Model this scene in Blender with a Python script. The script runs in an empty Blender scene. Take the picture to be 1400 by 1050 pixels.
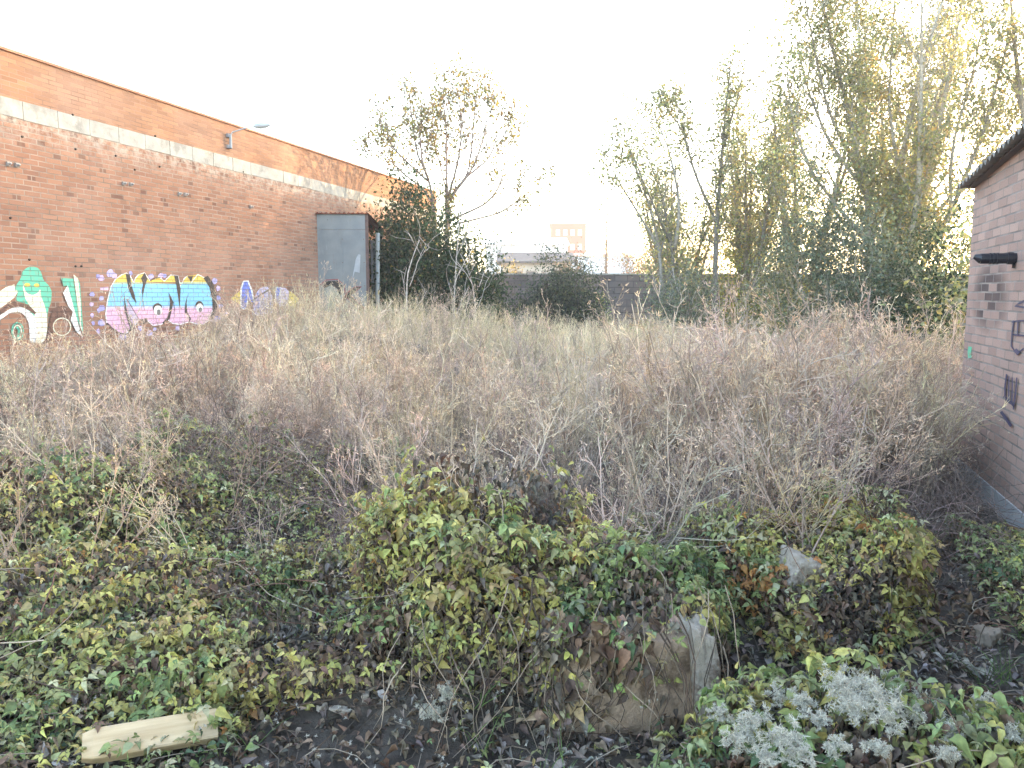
import bpy, math, random
import numpy as np
from mathutils import Vector, Matrix, geometry

# ------------------------------------------------------------------ camera, sky, sun, exposure
S = bpy.context.scene
COL = S.collection
EYE, PITCH, FPX = 1.7, math.radians(6.5), 1050.0
cam = bpy.data.objects.new("camera", bpy.data.cameras.new("camera"))
COL.objects.link(cam)
cam.location = (0, 0, EYE)
cam.rotation_euler = (math.pi / 2 - PITCH, 0, 0)
cam.data.sensor_width = 36
cam.data.lens = 27
cam.data.clip_start = 0.05
cam.data.clip_end = 3000
S.camera = cam

SUN_EL, SUN_AZ = math.radians(10), math.radians(50)     # azimuth from +Y towards +X
w = bpy.data.worlds.new("World")
S.world = w
w.use_nodes = True
nt = w.node_tree
sky = nt.nodes.new("ShaderNodeTexSky")
sky.sky_type = 'NISHITA'
sky.sun_disc = False
sky.sun_elevation = SUN_EL
sky.sun_rotation = SUN_AZ
sky.air_density = 1.0
sky.dust_density = 1.6
sky.ozone_density = 0.4
nt.links.new(sky.outputs[0], nt.nodes["Background"].inputs[0])
nt.nodes["Background"].inputs[1].default_value = 0.15

sl = bpy.data.lights.new("sun", 'SUN')
sl.energy = 1.25
sl.angle = math.radians(0.6)
sl.color = (1.0, 0.70, 0.40)
so = bpy.data.objects.new("sun", sl)
COL.objects.link(so)
sd = Vector((math.sin(SUN_AZ) * math.cos(SUN_EL), math.cos(SUN_AZ) * math.cos(SUN_EL), math.sin(SUN_EL)))
so.rotation_euler = sd.to_track_quat('Z', 'Y').to_euler()
so.location = (30, 15, 20)

S.view_settings.view_transform = 'Standard'
S.view_settings.look = 'None'
S.view_settings.gamma = 1
S.view_settings.exposure = 3.5
S.cycles.max_bounces = 6
S.cycles.diffuse_bounces = 4
S.cycles.transmission_bounces = 4
S.cycles.transparent_max_bounces = 8
S.cycles.glossy_bounces = 2

rng = np.random.default_rng(7)
random.seed(7)

# ------------------------------------------------------------------ pixel geometry (photo is 1400 x 1050)
CP, SP = math.cos(PITCH), math.sin(PITCH)
def ray(px, py):
    a = (px - 700) / FPX
    b = (525 - py) / FPX
    return np.array([a, CP + b * SP, -SP + b * CP])
def at(px, py, Y):
    d = ray(px, py)
    return np.array([0, 0, EYE]) + d * (Y / d[1])
def on_plane(px, py, p0, n):
    d = ray(px, py)
    o = np.array([0, 0, EYE])
    t = np.dot(np.array(p0) - o, n) / np.dot(d, n)
    return o + d * t

# ------------------------------------------------------------------ smooth noise in numpy
def vnoise(x, y, z=0.0, seed=0):
    r = np.random.default_rng(seed)
    out = 0
    for k in range(7):
        a = r.uniform(-1, 1, 3)
        a = a / np.linalg.norm(a) * r.uniform(.6, 1.7)
        out = out + np.sin(a[0] * x + a[1] * y + a[2] * z + r.uniform(0, 6.28))
    return out / 3.0          # roughly -1..1

# ------------------------------------------------------------------ mesh building
class MB:
    """collects vertices, quads, triangles and a colour per vertex; build() links ONE mesh object"""
    def __init__(s):
        s.V, s.Q, s.T, s.C, s.n = [], [], [], [], 0
    def add(s, V, Q=None, T=None, col=(.5, .5, .5)):
        V = np.asarray(V, dtype=np.float32).reshape(-1, 3)
        s.V.append(V)
        if Q is not None and len(Q): s.Q.append(np.asarray(Q, dtype=np.int64) + s.n)
        if T is not None and len(T): s.T.append(np.asarray(T, dtype=np.int64) + s.n)
        col = np.asarray(col, dtype=np.float32)
        if col.ndim == 1: col = np.tile(col[:3], (len(V), 1))
        s.C.append(col)
        s.n += len(V)
    def arrays(s):
        V = np.concatenate(s.V) if s.V else np.zeros((0, 3), np.float32)
        Q = np.concatenate(s.Q) if s.Q else np.zeros((0, 4), np.int64)
        T = np.concatenate(s.T) if s.T else np.zeros((0, 3), np.int64)
        return V, Q, T, np.concatenate(s.C)
    def tube(s, pts, r0, r1=None, sides=5, col=(.3, .3, .3), cap=True):
        pts = np.asarray(pts, dtype=float)
        n = len(pts)
        r1 = r0 if r1 is None else r1
        rad = np.linspace(r0, r1, n) if np.isscalar(r0) else np.asarray(r0)
        tan = np.gradient(pts, axis=0)
        tan /= np.linalg.norm(tan, axis=1)[:, None] + 1e-9
        ref = np.array([0.31, 0.17, 0.93]) if abs(tan[0, 2]) < .8 else np.array([.93, .2, .1])
        a = np.cross(tan, ref); a /= np.linalg.norm(a, axis=1)[:, None] + 1e-9
        b = np.cross(tan, a)
        th = np.arange(sides) * 2 * math.pi / sides
        V = pts[:, None, :] + rad[:, None, None] * (np.cos(th)[None, :, None] * a[:, None, :] + np.sin(th)[None, :, None] * b[:, None, :])
        i = np.arange(n - 1)[:, None] * sides
        j = np.arange(sides)[None, :]
        jn = (j + 1) % sides
        Q = np.stack([i + j, i + jn, i + sides + jn, i + sides + j], -1).reshape(-1, 4)
        T = None
        if cap and sides >= 4:
            T = [[0, k + 1, k] for k in range(1, sides - 1)] + [[(n - 1) * sides, (n - 1) * sides + k, (n - 1) * sides + k + 1] for k in range(1, sides - 1)]
        s.add(V.reshape(-1, 3), Q, T, col)
    def ribbon(s, pts, w0, w1, side, col):
        pts = np.asarray(pts, dtype=float)
        n = len(pts)
        wd = np.linspace(w0, w1, n)[:, None]
        side = np.asarray(side, dtype=float)
        V = np.concatenate([pts - side * wd, pts + side * wd])
        Q = [[i, i + 1, n + i + 1, n + i] for i in range(n - 1)]
        s.add(V, Q, None, col)
    def box(s, lo, hi, col=(.5, .5, .5), M=None):
        x0, y0, z0 = lo; x1, y1, z1 = hi
        V = np.array([[x0, y0, z0], [x1, y0, z0], [x1, y1, z0], [x0, y1, z0], [x0, y0, z1], [x1, y0, z1], [x1, y1, z1], [x0, y1, z1]], float)
        if M is not None: V = V @ np.asarray(M)[:3, :3].T + np.asarray(M)[:3, 3]
        s.add(V, [[0, 3, 2, 1], [4, 5, 6, 7], [0, 1, 5, 4], [1, 2, 6, 5], [2, 3, 7, 6], [3, 0, 4, 7]], None, col)
    def poly(s, pts3, col=(.5, .5, .5)):
        tri = geometry.tessellate_polygon([[Vector(p) for p in pts3]])
        s.add(np.array([list(p) for p in pts3]), None, [list(t) for t in tri], col)
    def inst(s, proto, P, R, sc, col):
        """copies of a prototype (V,Q,T): R (N,3,3) columns = axes, sc (N,) sizes, col (N,3) or (N,nv,3)"""
        V, Q, T = proto
        P = np.asarray(P); N = len(P)
        if N == 0: return
        W = np.einsum('nij,vj->nvi', R, V) * np.asarray(sc).reshape(N, 1, 1) + P[:, None, :]
        nv = len(V)
        off = (np.arange(N) * nv)[:, None, None]
        QQ = (Q[None] + off).reshape(-1, 4) if Q is not None and len(Q) else None
        TT = (T[None] + off).reshape(-1, 3) if T is not None and len(T) else None
        col = np.asarray(col)
        if col.ndim == 2: col = np.repeat(col[:, None, :], nv, 1)
        s.add(W.reshape(-1, 3), QQ, TT, col.reshape(-1, 3))
    def build(s, name, mat, parent=None, smooth=False, loc=None, rotz=None):
        V, Q, T, C = s.arrays()
        me = bpy.data.meshes.new(name)
        me.vertices.add(len(V)); me.vertices.foreach_set("co", V.astype(np.float32).ravel())
        nl = Q.size + T.size
        me.loops.add(nl)
        me.loops.foreach_set("vertex_index", np.concatenate([Q.ravel(), T.ravel()]).astype(np.int32))
        me.polygons.add(len(Q) + len(T))
        ls = np.concatenate([np.arange(len(Q)) * 4, Q.size + np.arange(len(T)) * 3]).astype(np.int32)
        me.polygons.foreach_set("loop_start", ls)
        me.polygons.foreach_set("use_smooth", np.full(len(ls), smooth))
        at_ = me.attributes.new("Col", 'FLOAT_COLOR', 'POINT')
        C4 = np.ones((len(V), 4), np.float32); C4[:, :3] = C
        at_.data.foreach_set("color", C4.ravel())
        me.update(calc_edges=True)
        me.validate()
        me.materials.append(mat)
        o = bpy.data.objects.new(name, me)
        COL.objects.link(o)
        if parent is not None: o.parent = parent
        if loc is not None: o.location = loc
        if rotz is not None: o.rotation_euler = (0, 0, rotz)
        return o

def thing(name, label, cat, loc=(0, 0, 0), rotz=0, group=None):
    o = bpy.data.objects.new(name, None)
    COL.objects.link(o)
    o.location = loc; o.rotation_euler = (0, 0, rotz)
    o.empty_display_size = .2
    o['label'] = label; o['category'] = cat
    if group: o['group'] = group
    return o
def tag(o, label, cat, group=None):
    o['label'] = label; o['category'] = cat
    if group: o['group'] = group
    return o
def kind(o, k, label=None, cat=None):
    o['kind'] = k
    if label: o['label'] = label
    if cat: o['category'] = cat
    return o

# ------------------------------------------------------------------ materials
def mat(name):
    m = bpy.data.materials.new(name); m.use_nodes = True
    t = m.node_tree
    return m, t, t.nodes["Principled BSDF"]
def N(t, typ, **kw):
    n = t.nodes.new(typ)
    for k, v in kw.items(): setattr(n, k, v)
    return n
def ramp(t, stops, interp='LINEAR'):
    r = N(t, "ShaderNodeValToRGB")
    r.color_ramp.interpolation = interp
    e = r.color_ramp.elements
    while len(e) > 1: e.remove(e[-1])
    e[0].position = stops[0][0]; e[0].color = (*stops[0][1], 1)
    for p, c in stops[1:]:
        k = e.new(p); k.color = (*c, 1)
    return r
def mixc(t, a, b, fac, mode='MIX'):
    m = N(t, "ShaderNodeMix", data_type='RGBA', blend_type=mode)
    for k, v in ((0, fac), (6, a), (7, b)):
        if hasattr(v, 'is_linked') or hasattr(v, 'links'): t.links.new(v, m.inputs[k])
        else: m.inputs[k].default_value = v if k == 0 else (*v, 1)
    return m.outputs[2]
def noise(t, scale, detail=4, vec=None, rough=.55):
    n = N(t, "ShaderNodeTexNoise")
    n.inputs["Scale"].default_value = scale; n.inputs["Detail"].default_value = detail
    n.inputs["Roughness"].default_value = rough
    if vec is not None: t.links.new(vec, n.inputs["Vector"])
    return n.outputs["Fac"]
def maprange(t, v, a, b, c=0, d=1):
    n = N(t, "ShaderNodeMapRange")
    t.links.new(v, n.inputs[0])
    for i, x in enumerate((a, b, c, d)): n.inputs[i + 1].default_value = x
    return n.outputs[0]
def math_(t, op, a, b=None):
    n = N(t, "ShaderNodeMath", operation=op)
    for i, v in enumerate((a, b)):
        if v is None: continue
        if isinstance(v, (int, float)): n.inputs[i].default_value = v
        else: t.links.new(v, n.inputs[i])
    return n.outputs[0]

def attr_mat(name, rough=.6, trans=0.0, var=.25, vscale=40, spec=.3):
    """colour from the mesh's own per-piece colours, broken up by a little noise; thin leaves pass light"""
    m, t, p = mat(name)
    a = N(t, "ShaderNodeAttribute", attribute_name="Col")
    tc = N(t, "ShaderNodeTexCoord")
    f = maprange(t, noise(t, vscale, 3, tc.outputs["Object"]), .3, .7, 1 - var, 1 + var)
    mul = N(t, "ShaderNodeVectorMath", operation='SCALE')
    t.links.new(a.outputs["Color"], mul.inputs[0]); t.links.new(f, mul.inputs[3])
    t.links.new(mul.outputs[0], p.inputs["Base Color"])
    p.inputs["Roughness"].default_value = rough
    p.inputs["Specular IOR Level"].default_value = spec
    if trans > 0:
        tr = N(t, "ShaderNodeBsdfTranslucent")
        t.links.new(mul.outputs[0], tr.inputs[0])
        mx = N(t, "ShaderNodeMixShader"); mx.inputs[0].default_value = trans
        t.links.new(p.outputs[0], mx.inputs[1]); t.links.new(tr.outputs[0], mx.inputs[2])
        t.links.new(mx.outputs[0], t.nodes["Material Output"].inputs[0])
    return m

M_LEAF = attr_mat("leaf", .5, .3, .3, 45, .35)
M_TREELEAF = attr_mat("tree_leaf", .5, .48, .2, 6, .3)
M_BARK = attr_mat("bark", .9, 0, .35, 18, .1)
M_WEED = attr_mat("dry_stalk", .8, 0.15, .25, 6, .15)
M_DEAD = attr_mat("dead_leaf", .85, .1, .35, 50, .1)
M_FLUFF = attr_mat("seed_fluff", .9, .4, .1, 30, .1)
M_PLAIN = attr_mat("painted", .6, 0, .12, 8, .3)

def brick_mat(name, stops, mortar, bw, rh, ms, stain=None, headers=True, bump=.5, pale=None, axis='XZ', darkzone=None):
    m, t, p = mat(name)
    tc = N(t, "ShaderNodeTexCoord")
    sp = N(t, "ShaderNodeSeparateXYZ"); t.links.new(tc.outputs["Object"], sp.inputs[0])
    cb = N(t, "ShaderNodeCombineXYZ")
    t.links.new(sp.outputs[0], cb.inputs[0]); t.links.new(sp.outputs[2], cb.inputs[1])
    # slightly uneven courses
    wob = N(t, "ShaderNodeTexNoise"); wob.inputs["Scale"].default_value = 1.3; wob.inputs["Detail"].default_value = 3
    t.links.new(cb.outputs[0], wob.inputs["Vector"])
    ws = N(t, "ShaderNodeVectorMath", operation='MULTIPLY_ADD')
    t.links.new(wob.outputs["Color"], ws.inputs[0]); ws.inputs[1].default_value = (.012, .02, 0)
    t.links.new(cb.outputs[0], ws.inputs[2])
    vec = ws.outputs[0]
    def br(width, mort, c1=(0, 0, 0, 1), c2=(1, 1, 1, 1)):
        b = N(t, "ShaderNodeTexBrick")
        b.offset = .5; b.inputs["Scale"].default_value = 1
        b.inputs["Color1"].default_value = c1; b.inputs["Color2"].default_value = c2
        b.inputs["Mortar"].default_value = (.5, .5, .5, 1)
        b.inputs["Brick Width"].default_value = width; b.inputs["Row Height"].default_value = rh
        b.inputs["Mortar Size"].default_value = mort; b.inputs["Mortar Smooth"].default_value = .25
        t.links.new(vec, b.inputs["Vector"])
        return b
    b = br(bw, ms)
    c = ramp(t, stops); t.links.new(b.outputs["Color"], c.inputs[0])
    col = c.outputs[0]
    if headers:
        h = br(bw / 2, 0)
        hm = maprange(t, h.outputs["Color"], .93, .945)
        col = mixc(t, col, (.13, .07, .055), math_(t, 'MULTIPLY', hm, .75))
    if darkzone:      # soot-dark bricks in one patch of the wall: (s0, z0, radius_s, radius_z)
        s0, z0, rs, rz = darkzone
        dx = math_(t, 'DIVIDE', math_(t, 'SUBTRACT', sp.outputs[0], s0), rs)
        dz = math_(t, 'DIVIDE', math_(t, 'SUBTRACT', sp.outputs[2], z0), rz)
        d2 = math_(t, 'ADD', math_(t, 'MULTIPLY', dx, dx), math_(t, 'MULTIPLY', dz, dz))
        zone = maprange(t, d2, 1.3, .3)
        hh = br(bw, 0, (0, 0, 0, 1), (1, 1, 1, 1))
        col = mixc(t, col, (.10, .075, .075), math_(t, 'MULTIPLY', zone, maprange(t, hh.outputs["Color"], .25, .5)))
    big = noise(t, .7, 5, vec, .6)
    col = mixc(t, col, (.46, .32, .27), maprange(t, big, .45, .75, 0, .35))
    col = mixc(t, col, (.22, .11, .08), maprange(t, noise(t, 2.2, 5, vec, .65), .55, .8, 0, .45))
    mcol = mixc(t, mortar, tuple(x * .55 for x in mortar), maprange(t, noise(t, 3, 3, vec), .4, .65))
    col = mixc(t, col, mcol, b.outputs["Fac"])
    if stain:         # mortar smears below the concrete band: top height, depth, colour
        z1, dep, sc = stain
        up = maprange(t, sp.outputs[2], z1 - dep, z1)
        sm = math_(t, 'MULTIPLY', math_(t, 'MULTIPLY', up, up), maprange(t, noise(t, 7, 6, vec, .7), .42, .6))
        col = mixc(t, col, sc, sm)
    fine = noise(t, 90, 3, vec)
    col = mixc(t, col, (.1, .05, .04), maprange(t, fine, .5, .8, 0, .35))
    t.links.new(col, p.inputs["Base Color"])
    p.inputs["Roughness"].default_value = .9; p.inputs["Specular IOR Level"].default_value = .15
    bm = N(t, "ShaderNodeBump"); bm.inputs["Strength"].default_value = bump; bm.inputs["Distance"].default_value = .01
    hgt = math_(t, 'ADD', math_(t, 'MULTIPLY', b.outputs["Fac"], -1.0), math_(t, 'MULTIPLY', fine, .4))
    t.links.new(hgt, bm.inputs["Height"]); t.links.new(bm.outputs[0], p.inputs["Normal"])
    return m

def paint_on_brick(name, bw, rh, ms):
    """spray paint: the sheet's own colours, thinner on the mortar joints of the bricks under it"""
    m, t, p = mat(name)
    a = N(t, "ShaderNodeAttribute", attribute_name="Col")
    tc = N(t, "ShaderNodeTexCoord")
    sp = N(t, "ShaderNodeSeparateXYZ"); t.links.new(tc.outputs["Object"], sp.inputs[0])
    cb = N(t, "ShaderNodeCombineXYZ")
    t.links.new(sp.outputs[0], cb.inputs[0]); t.links.new(sp.outputs[2], cb.inputs[1])
    wob = N(t, "ShaderNodeTexNoise"); wob.inputs["Scale"].default_value = 1.3; wob.inputs["Detail"].default_value = 3
    t.links.new(cb.outputs[0], wob.inputs["Vector"])
    ws = N(t, "ShaderNodeVectorMath", operation='MULTIPLY_ADD')
    t.links.new(wob.outputs["Color"], ws.inputs[0]); ws.inputs[1].default_value = (.012, .02, 0)
    t.links.new(cb.outputs[0], ws.inputs[2])
    b = N(t, "ShaderNodeTexBrick"); b.offset = .5
    b.inputs["Scale"].default_value = 1; b.inputs["Brick Width"].default_value = bw
    b.inputs["Row Height"].default_value = rh; b.inputs["Mortar Size"].default_value = ms * .8
    b.inputs["Mortar Smooth"].default_value = .3
    t.links.new(ws.outputs[0], b.inputs["Vector"])
    dk = N(t, "ShaderNodeVectorMath", operation='SCALE'); t.links.new(a.outputs["Color"], dk.inputs[0]); dk.inputs[3].default_value = .5
    col = mixc(t, a.outputs["Color"], dk.outputs[0], b.outputs["Fac"])
    col = mixc(t, col, (.27, .14, .105), maprange(t, noise(t, 22, 6, ws.outputs[0], .75), .50, .70, 0, .75))
    t.links.new(col, p.inputs["Base Color"]); p.inputs["Roughness"].default_value = .7
    bm = N(t, "ShaderNodeBump"); bm.inputs["Strength"].default_value = .4; bm.inputs["Distance"].default_value = .008
    t.links.new(math_(t, 'MULTIPLY', b.outputs["Fac"], -1.0), bm.inputs["Height"]); t.links.new(bm.outputs[0], p.inputs["Normal"])
    return m

def rough_mat(name, c1, c2, scale=6, rough=.9, bump=.3, dist=.01, c3=None, s3=1.5):
    m, t, p = mat(name)
    tc = N(t, "ShaderNodeTexCoord"); v = tc.outputs["Object"]
    n1 = noise(t, scale, 6, v, .65)
    col = mixc(t, c1, c2, maprange(t, n1, .35, .65))
    if c3: col = mixc(t, col, c3, maprange(t, noise(t, s3, 5, v, .7), .52, .62))
    t.links.new(col, p.inputs["Base Color"])
    p.inputs["Roughness"].default_value = rough; p.inputs["Specular IOR Level"].default_value = .2
    b = N(t, "ShaderNodeBump"); b.inputs["Strength"].default_value = bump; b.inputs["Distance"].default_value = dist
    t.links.new(noise(t, scale * 4, 6, v, .7), b.inputs["Height"]); t.links.new(b.outputs[0], p.inputs["Normal"])
    return m

# ------------------------------------------------------------------ terrain
MOUNDS = [  # (x, y, rx, ry, height) soil and rubble heaps below the plants
    (-3.3, 13.0, 2.6, 2.8, .88), (-1.2, 13.5, 2.0, 2.5, .38), (-5.5, 10, 2.0, 2, .12), (2.5, 13, 4, 3, .08),
    (-1.9, 5.6, 1.0, .8, .5), (-2.7, 4.7, .9, .7, .32), (-1.9, 3.35, 1.2, .8, .26), (-.2, 3.3, .5, .4, .5),
    (1.46, 3.75, .45, .42, .34), (.95, 4.1, .5, .4, .22), (1.15, 2.2, .7, .4, .25), (2.75, 3.9, .5, 1.5, .14),
    (0.55, 4.6, .7, .5, -.10),
]
def H(x, y):
    x = np.asarray(x, float); y = np.asarray(y, float)
    h = .06 * vnoise(x * 1.1, y * 1.1, 0, 3) + .025 * vnoise(x * 4, y * 4, 0, 4)
    h = h * np.exp(-((x / 25) ** 2 + ((y - 10) / 25) ** 2))
    for mx, my, rx, ry, hh in MOUNDS:
        h = h + hh * np.exp(-(((x - mx) / rx) ** 2 + ((y - my) / ry) ** 2) * 1.2)
    return h

def axis(lo, hi, step, far):
    core = np.arange(lo, hi + 1e-6, step)
    g = np.geomspace(step * 2, far, 26)
    return np.concatenate([lo - g[::-1], core, hi + g])
gx = axis(-6, 6, .09, 900); gy = axis(0, 11, .09, 1200)
GX, GY = np.meshgrid(gx, gy)
GZ = H(GX, GY) + np.where((np.abs(GX) < 6) & (GY > 0) & (GY < 11), .012 * vnoise(GX * 17, GY * 17, 0, 8), 0)
g = MB()
nx, ny = len(gx), len(gy)
ii = (np.arange(ny - 1)[:, None] * nx + np.arange(nx - 1)[None, :]).ravel()
g.add(np.stack([GX, GY, GZ], -1), np.stack([ii, ii + 1, ii + nx + 1, ii + nx], -1))
M_SOIL = rough_mat("soil", (.058, .047, .04), (.125, .105, .09), 9, .95, .8, .03, (.14, .12, .105), 3)
kind(g.build("ground", M_SOIL, smooth=True), 'structure')

# ------------------------------------------------------------------ left brick warehouse
L0 = np.array([-9.8, 0, 0.]); kL = .31
uL = np.array([kL, 1, 0]) / math.hypot(kL, 1)
nL = np.array([uL[1], -uL[0], 0])                  # towards the lot
rotL = math.atan2(uL[1], uL[0])
def toL(px, py):                                   # photo pixel -> wall coordinates (along, height)
    p = on_plane(px, py, L0, nL)
    return float(np.dot(p - L0, uL)), float(p[2])
sEnd = toL(597, 300)[0]
zT, zB1, zB0 = 4.87, 4.28, 4.05
wh = thing("brick_warehouse", "long orange brick warehouse with a concrete band and graffiti along its wall", "building", tuple(L0), rotL)
BW, RH, MS = .245, .071, .009
M_BL = brick_mat("wall_brick", [(0, (.25, .130, .092)), (.35, (.30, .158, .108)), (.7, (.345, .185, .125)), (1, (.26, .132, .094))],
                 (.34, .255, .21), BW, RH, MS, stain=(zB0, .55, (.46, .41, .36)))
M_BU = brick_mat("parapet_brick", [(0, (.27, .148, .095)), (.5, (.325, .178, .112)), (1, (.37, .21, .13))], (.36, .22, .165), .24, .06, .006, headers=False, bump=.3)
b = MB(); b.box((-8, 0, -.4), (sEnd, 13, zB0)); b.build("wall", M_BL, wh)
b = MB(); b.box((-8, .0, zB1), (sEnd, .30, zT)); b.box((-8, .30, zB1), (-7.7, 13, zT)); b.box((sEnd - .3, .30, zB1), (sEnd, 13, zT))
b.build("parapet", M_BU, wh)
# the band is a row of cast blocks, each with its joint
b = MB()
M_CONC = rough_mat("concrete", (.33, .32, .30), (.43, .42, .395), 5, .9, .35, .01, (.27, .26, .245), 2.2)
s = -8.0
while s < sEnd - .05:
    e = min(sEnd, s + .545)
    jt = random.uniform(-.004, .004)
    b.box((s + .004, -.006 + jt, zB0 + random.uniform(-.012, .006)), (e - .004, .29, zB1 - random.uniform(.0, .004)), (.6, .6, .56))
    s = e
b.build("concrete_band", M_CONC, wh)
b = MB(); b.box((-8.02, -.03, zT), (sEnd + .03, .33, zT + .035)); b.build("coping", rough_mat("coping_tile", (.36, .17, .11), (.46, .24, .16), 8), wh)
b = MB(); b.box((-7.7, .31, zB0 + .02), (sEnd - .3, 13, zB0 + .10)); b.build("roof", rough_mat("roof_sheet", (.3, .3, .3), (.4, .38, .36), 2), wh)
# small insulator brackets on the wall
for px, py in ((10, 224), (22, 226), (168, 251), (178, 252), (244, 265), (253, 266), (342, 283)):
    a_, z_ = toL(px, py)
    q = MB()
    q.box((a_ - .022, -.03, z_ - .028), (a_ + .022, -.001, z_ + .028), (.35, .31, .29))
    q.tube([(a_, -.03, z_), (a_, -.06, z_), (a_, -.07, z_ + .008)], .018, .013, 8, (.40, .37, .36))
    q.build("bracket", M_PLAIN, wh)

# graffiti, drawn on the wall plane
M_PAINT = paint_on_brick("spray_paint", BW, RH, MS)
def clip(poly, ylo, yhi):
    def half(P, f):
        out = []
        for i in range(len(P)):
            a, c = P[i], P[(i + 1) % len(P)]
            fa, fc = f(a), f(c)
            if fa >= 0: out.append(a)
            if (fa >= 0) != (fc >= 0):
                k = fa / (fa - fc)
                out.append((a[0] + (c[0] - a[0]) * k, a[1] + (c[1] - a[1]) * k))
        return out
    P = half(poly, lambda p: p[1] - ylo)
    return half(P, lambda p: yhi - p[1]) if P else P
def ell(cx, cy, rx, ry, n=22):
    return [(cx + rx * math.cos(i * 6.2832 / n), cy + ry * math.sin(i * 6.2832 / n)) for i in range(n)]
def smooth_poly(P, it=1):
    for _ in range(it):
        Q = []
        for i in range(len(P)):
            a, c = P[i], P[(i + 1) % len(P)]
            Q += [(a[0] * .8 + c[0] * .2, a[1] * .8 + c[1] * .2), (a[0] * .2 + c[0] * .8, a[1] * .2 + c[1] * .8)]
        P = Q
    return P
class Paint:
    def __init__(s, ox, oy, k, to, sign):
        s.f = lambda p: to(ox + p[0] / k, oy + p[1] / k)
        s.mb = MB(); s.sign = sign; s.lay = 0
    def poly(s, P, col, sm=0, lay=None):
        P = smooth_poly(P, sm) if sm else P
        if len(P) < 3: return
        if lay is None: s.lay += 1; lay = s.lay
        d = s.sign * (.003 + .0012 * lay)
        s.mb.poly([(a, d, z) for a, z in map(s.f, P)], col)
    def line(s, P, wd, col, closed=False, lay=None):
        P = np.array(P + ([P[0]] if closed else []), float)
        tn = np.gradient(P, axis=0); tn /= np.linalg.norm(tn, axis=1)[:, None] + 1e-9
        nn = np.stack([-tn[:, 1], tn[:, 0]], -1) * wd / 2
        if lay is None: s.lay += 1; lay = s.lay
        d = s.sign * (.003 + .0012 * lay)
        A = [s.f(p) for p in P - nn]; B = [s.f(p) for p in P + nn]
        n = len(P)
        V = [(a, d, z) for a, z in A + B]
        s.mb.add(V, [[i, i + 1, n + i + 1, n + i] for i in range(n - 1)], None, col)
    def build(s, parent, m): return s.mb.build("graffiti", m, parent)
TEAL, CREAM, BLK, WHT = (.10, .45, .33), (.72, .72, .58), (.035, .03, .03), (.74, .75, .76)
BRN, YEL, SKYB, PNK, LIL, BLU = (.12, .06, .045), (.66, .50, .10), (.20, .52, .78), (.72, .42, .60), (.52, .42, .72), (.14, .20, .62)
G = Paint(0, 340, 7.78, toL, -1)
G.poly([(-60, 470), (0, 450), (60, 410), (150, 380), (165, 430), (190, 455), (150, 520), (60, 590), (-60, 680)], CREAM)
G.poly([(150, 430), (180, 370), (215, 320), (235, 240), (285, 200), (345, 190), (405, 205), (440, 260), (455, 330), (520, 395), (550, 460), (540, 570), (505, 660), (495, 800), (300, 800), (290, 590), (220, 570), (165, 550), (190, 450)], TEAL, 1)
G.poly([(240, 330), (255, 430), (290, 480), (345, 495), (400, 470), (425, 425), (430, 500), (470, 600), (495, 700), (500, 860), (470, 1000), (330, 1000), (310, 800), (380, 690), (300, 590), (260, 520), (240, 420)], CREAM, 1)
G.poly(ell(285, 385, 32, 20), YEL); G.poly(ell(385, 390, 30, 20), YEL, lay=G.lay)
G.poly([(-60, 690), (0, 650), (90, 580), (150, 560), (190, 580), (290, 590), (380, 680), (365, 700), (280, 640), (200, 610), (100, 625), (0, 700), (-60, 740)], BRN)
G.poly([(-60, 745), (0, 705), (100, 640), (200, 612), (290, 650), (360, 720), (385, 800), (380, 1000), (310, 1000), (305, 800), (260, 710), (200, 670), (100, 680), (0, 755), (-60, 790)], WHT, 1)
G.line(ell(180, 880, 58, 90), 20, TEAL, True); G.line(ell(178, 885, 42, 70), 12, CREAM, True)
G.line([(170, 830), (195, 870), (185, 930), (165, 960)], 24, TEAL)
G.poly([(520, 760), (540, 680), (580, 620), (660, 605), (720, 630), (765, 670), (740, 750), (700, 770), (640, 735), (580, 750), (550, 800), (560, 870), (520, 1000), (490, 1000)], BRN, 1)
G.line(ell(650, 830, 92, 92), 11, CREAM, True)
G.poly([(640, 310), (770, 320), (810, 600), (830, 760), (850, 840), (790, 700), (740, 520), (700, 390), (665, 400)], TEAL)
G.poly([(660, 470), (710, 390), (770, 610), (830, 830), (870, 945), (800, 880), (740, 760), (765, 670), (720, 620)], WHT)
G.poly([(820, 320), (840, 380), (870, 800), (875, 940), (855, 830), (840, 560)], TEAL)
G.poly([(770, 275), (815, 310), (845, 560), (850, 800), (870, 900), (840, 830), (825, 700), (800, 500)], CREAM)
tag_ = G.build(wh, M_PAINT); tag_['label'] = "green snake-like painted figure with yellow eyes and white curls"
G = Paint(120, 350, 7, toL, -1)
for i, (x, y, r) in enumerate([(125, 210, 30), (95, 195, 22), (215, 165, 35), (255, 190, 28), (40, 365, 22), (130, 405, 22), (35, 460, 20), (135, 500, 30), (105, 520, 20), (40, 570, 20), (50, 640, 20), (130, 640, 35), (100, 720, 22), (410, 165, 20), (605, 195, 25), (700, 185, 25), (735, 190, 20), (1215, 240, 30), (1245, 310, 25), (1250, 400, 22), (1270, 480, 20), (1320, 555, 20), (1240, 600, 30), (590, 740, 30), (330, 775, 35), (500, 690, 25), (640, 700, 20), (860, 690, 25)]):
    P = [(px_ + random.uniform(-5, 5), py_ + random.uniform(-5, 5)) for px_, py_ in ell(x, y, r * random.uniform(.8, 1.1), r, 12)]
    G.poly(P, [LIL, (.30, .30, .66), (.40, .38, .70)][i % 3], lay=0)
G.poly([(120, 300), (195, 295), (195, 328), (120, 326)], (.58, .42, .66), lay=0)
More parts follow.
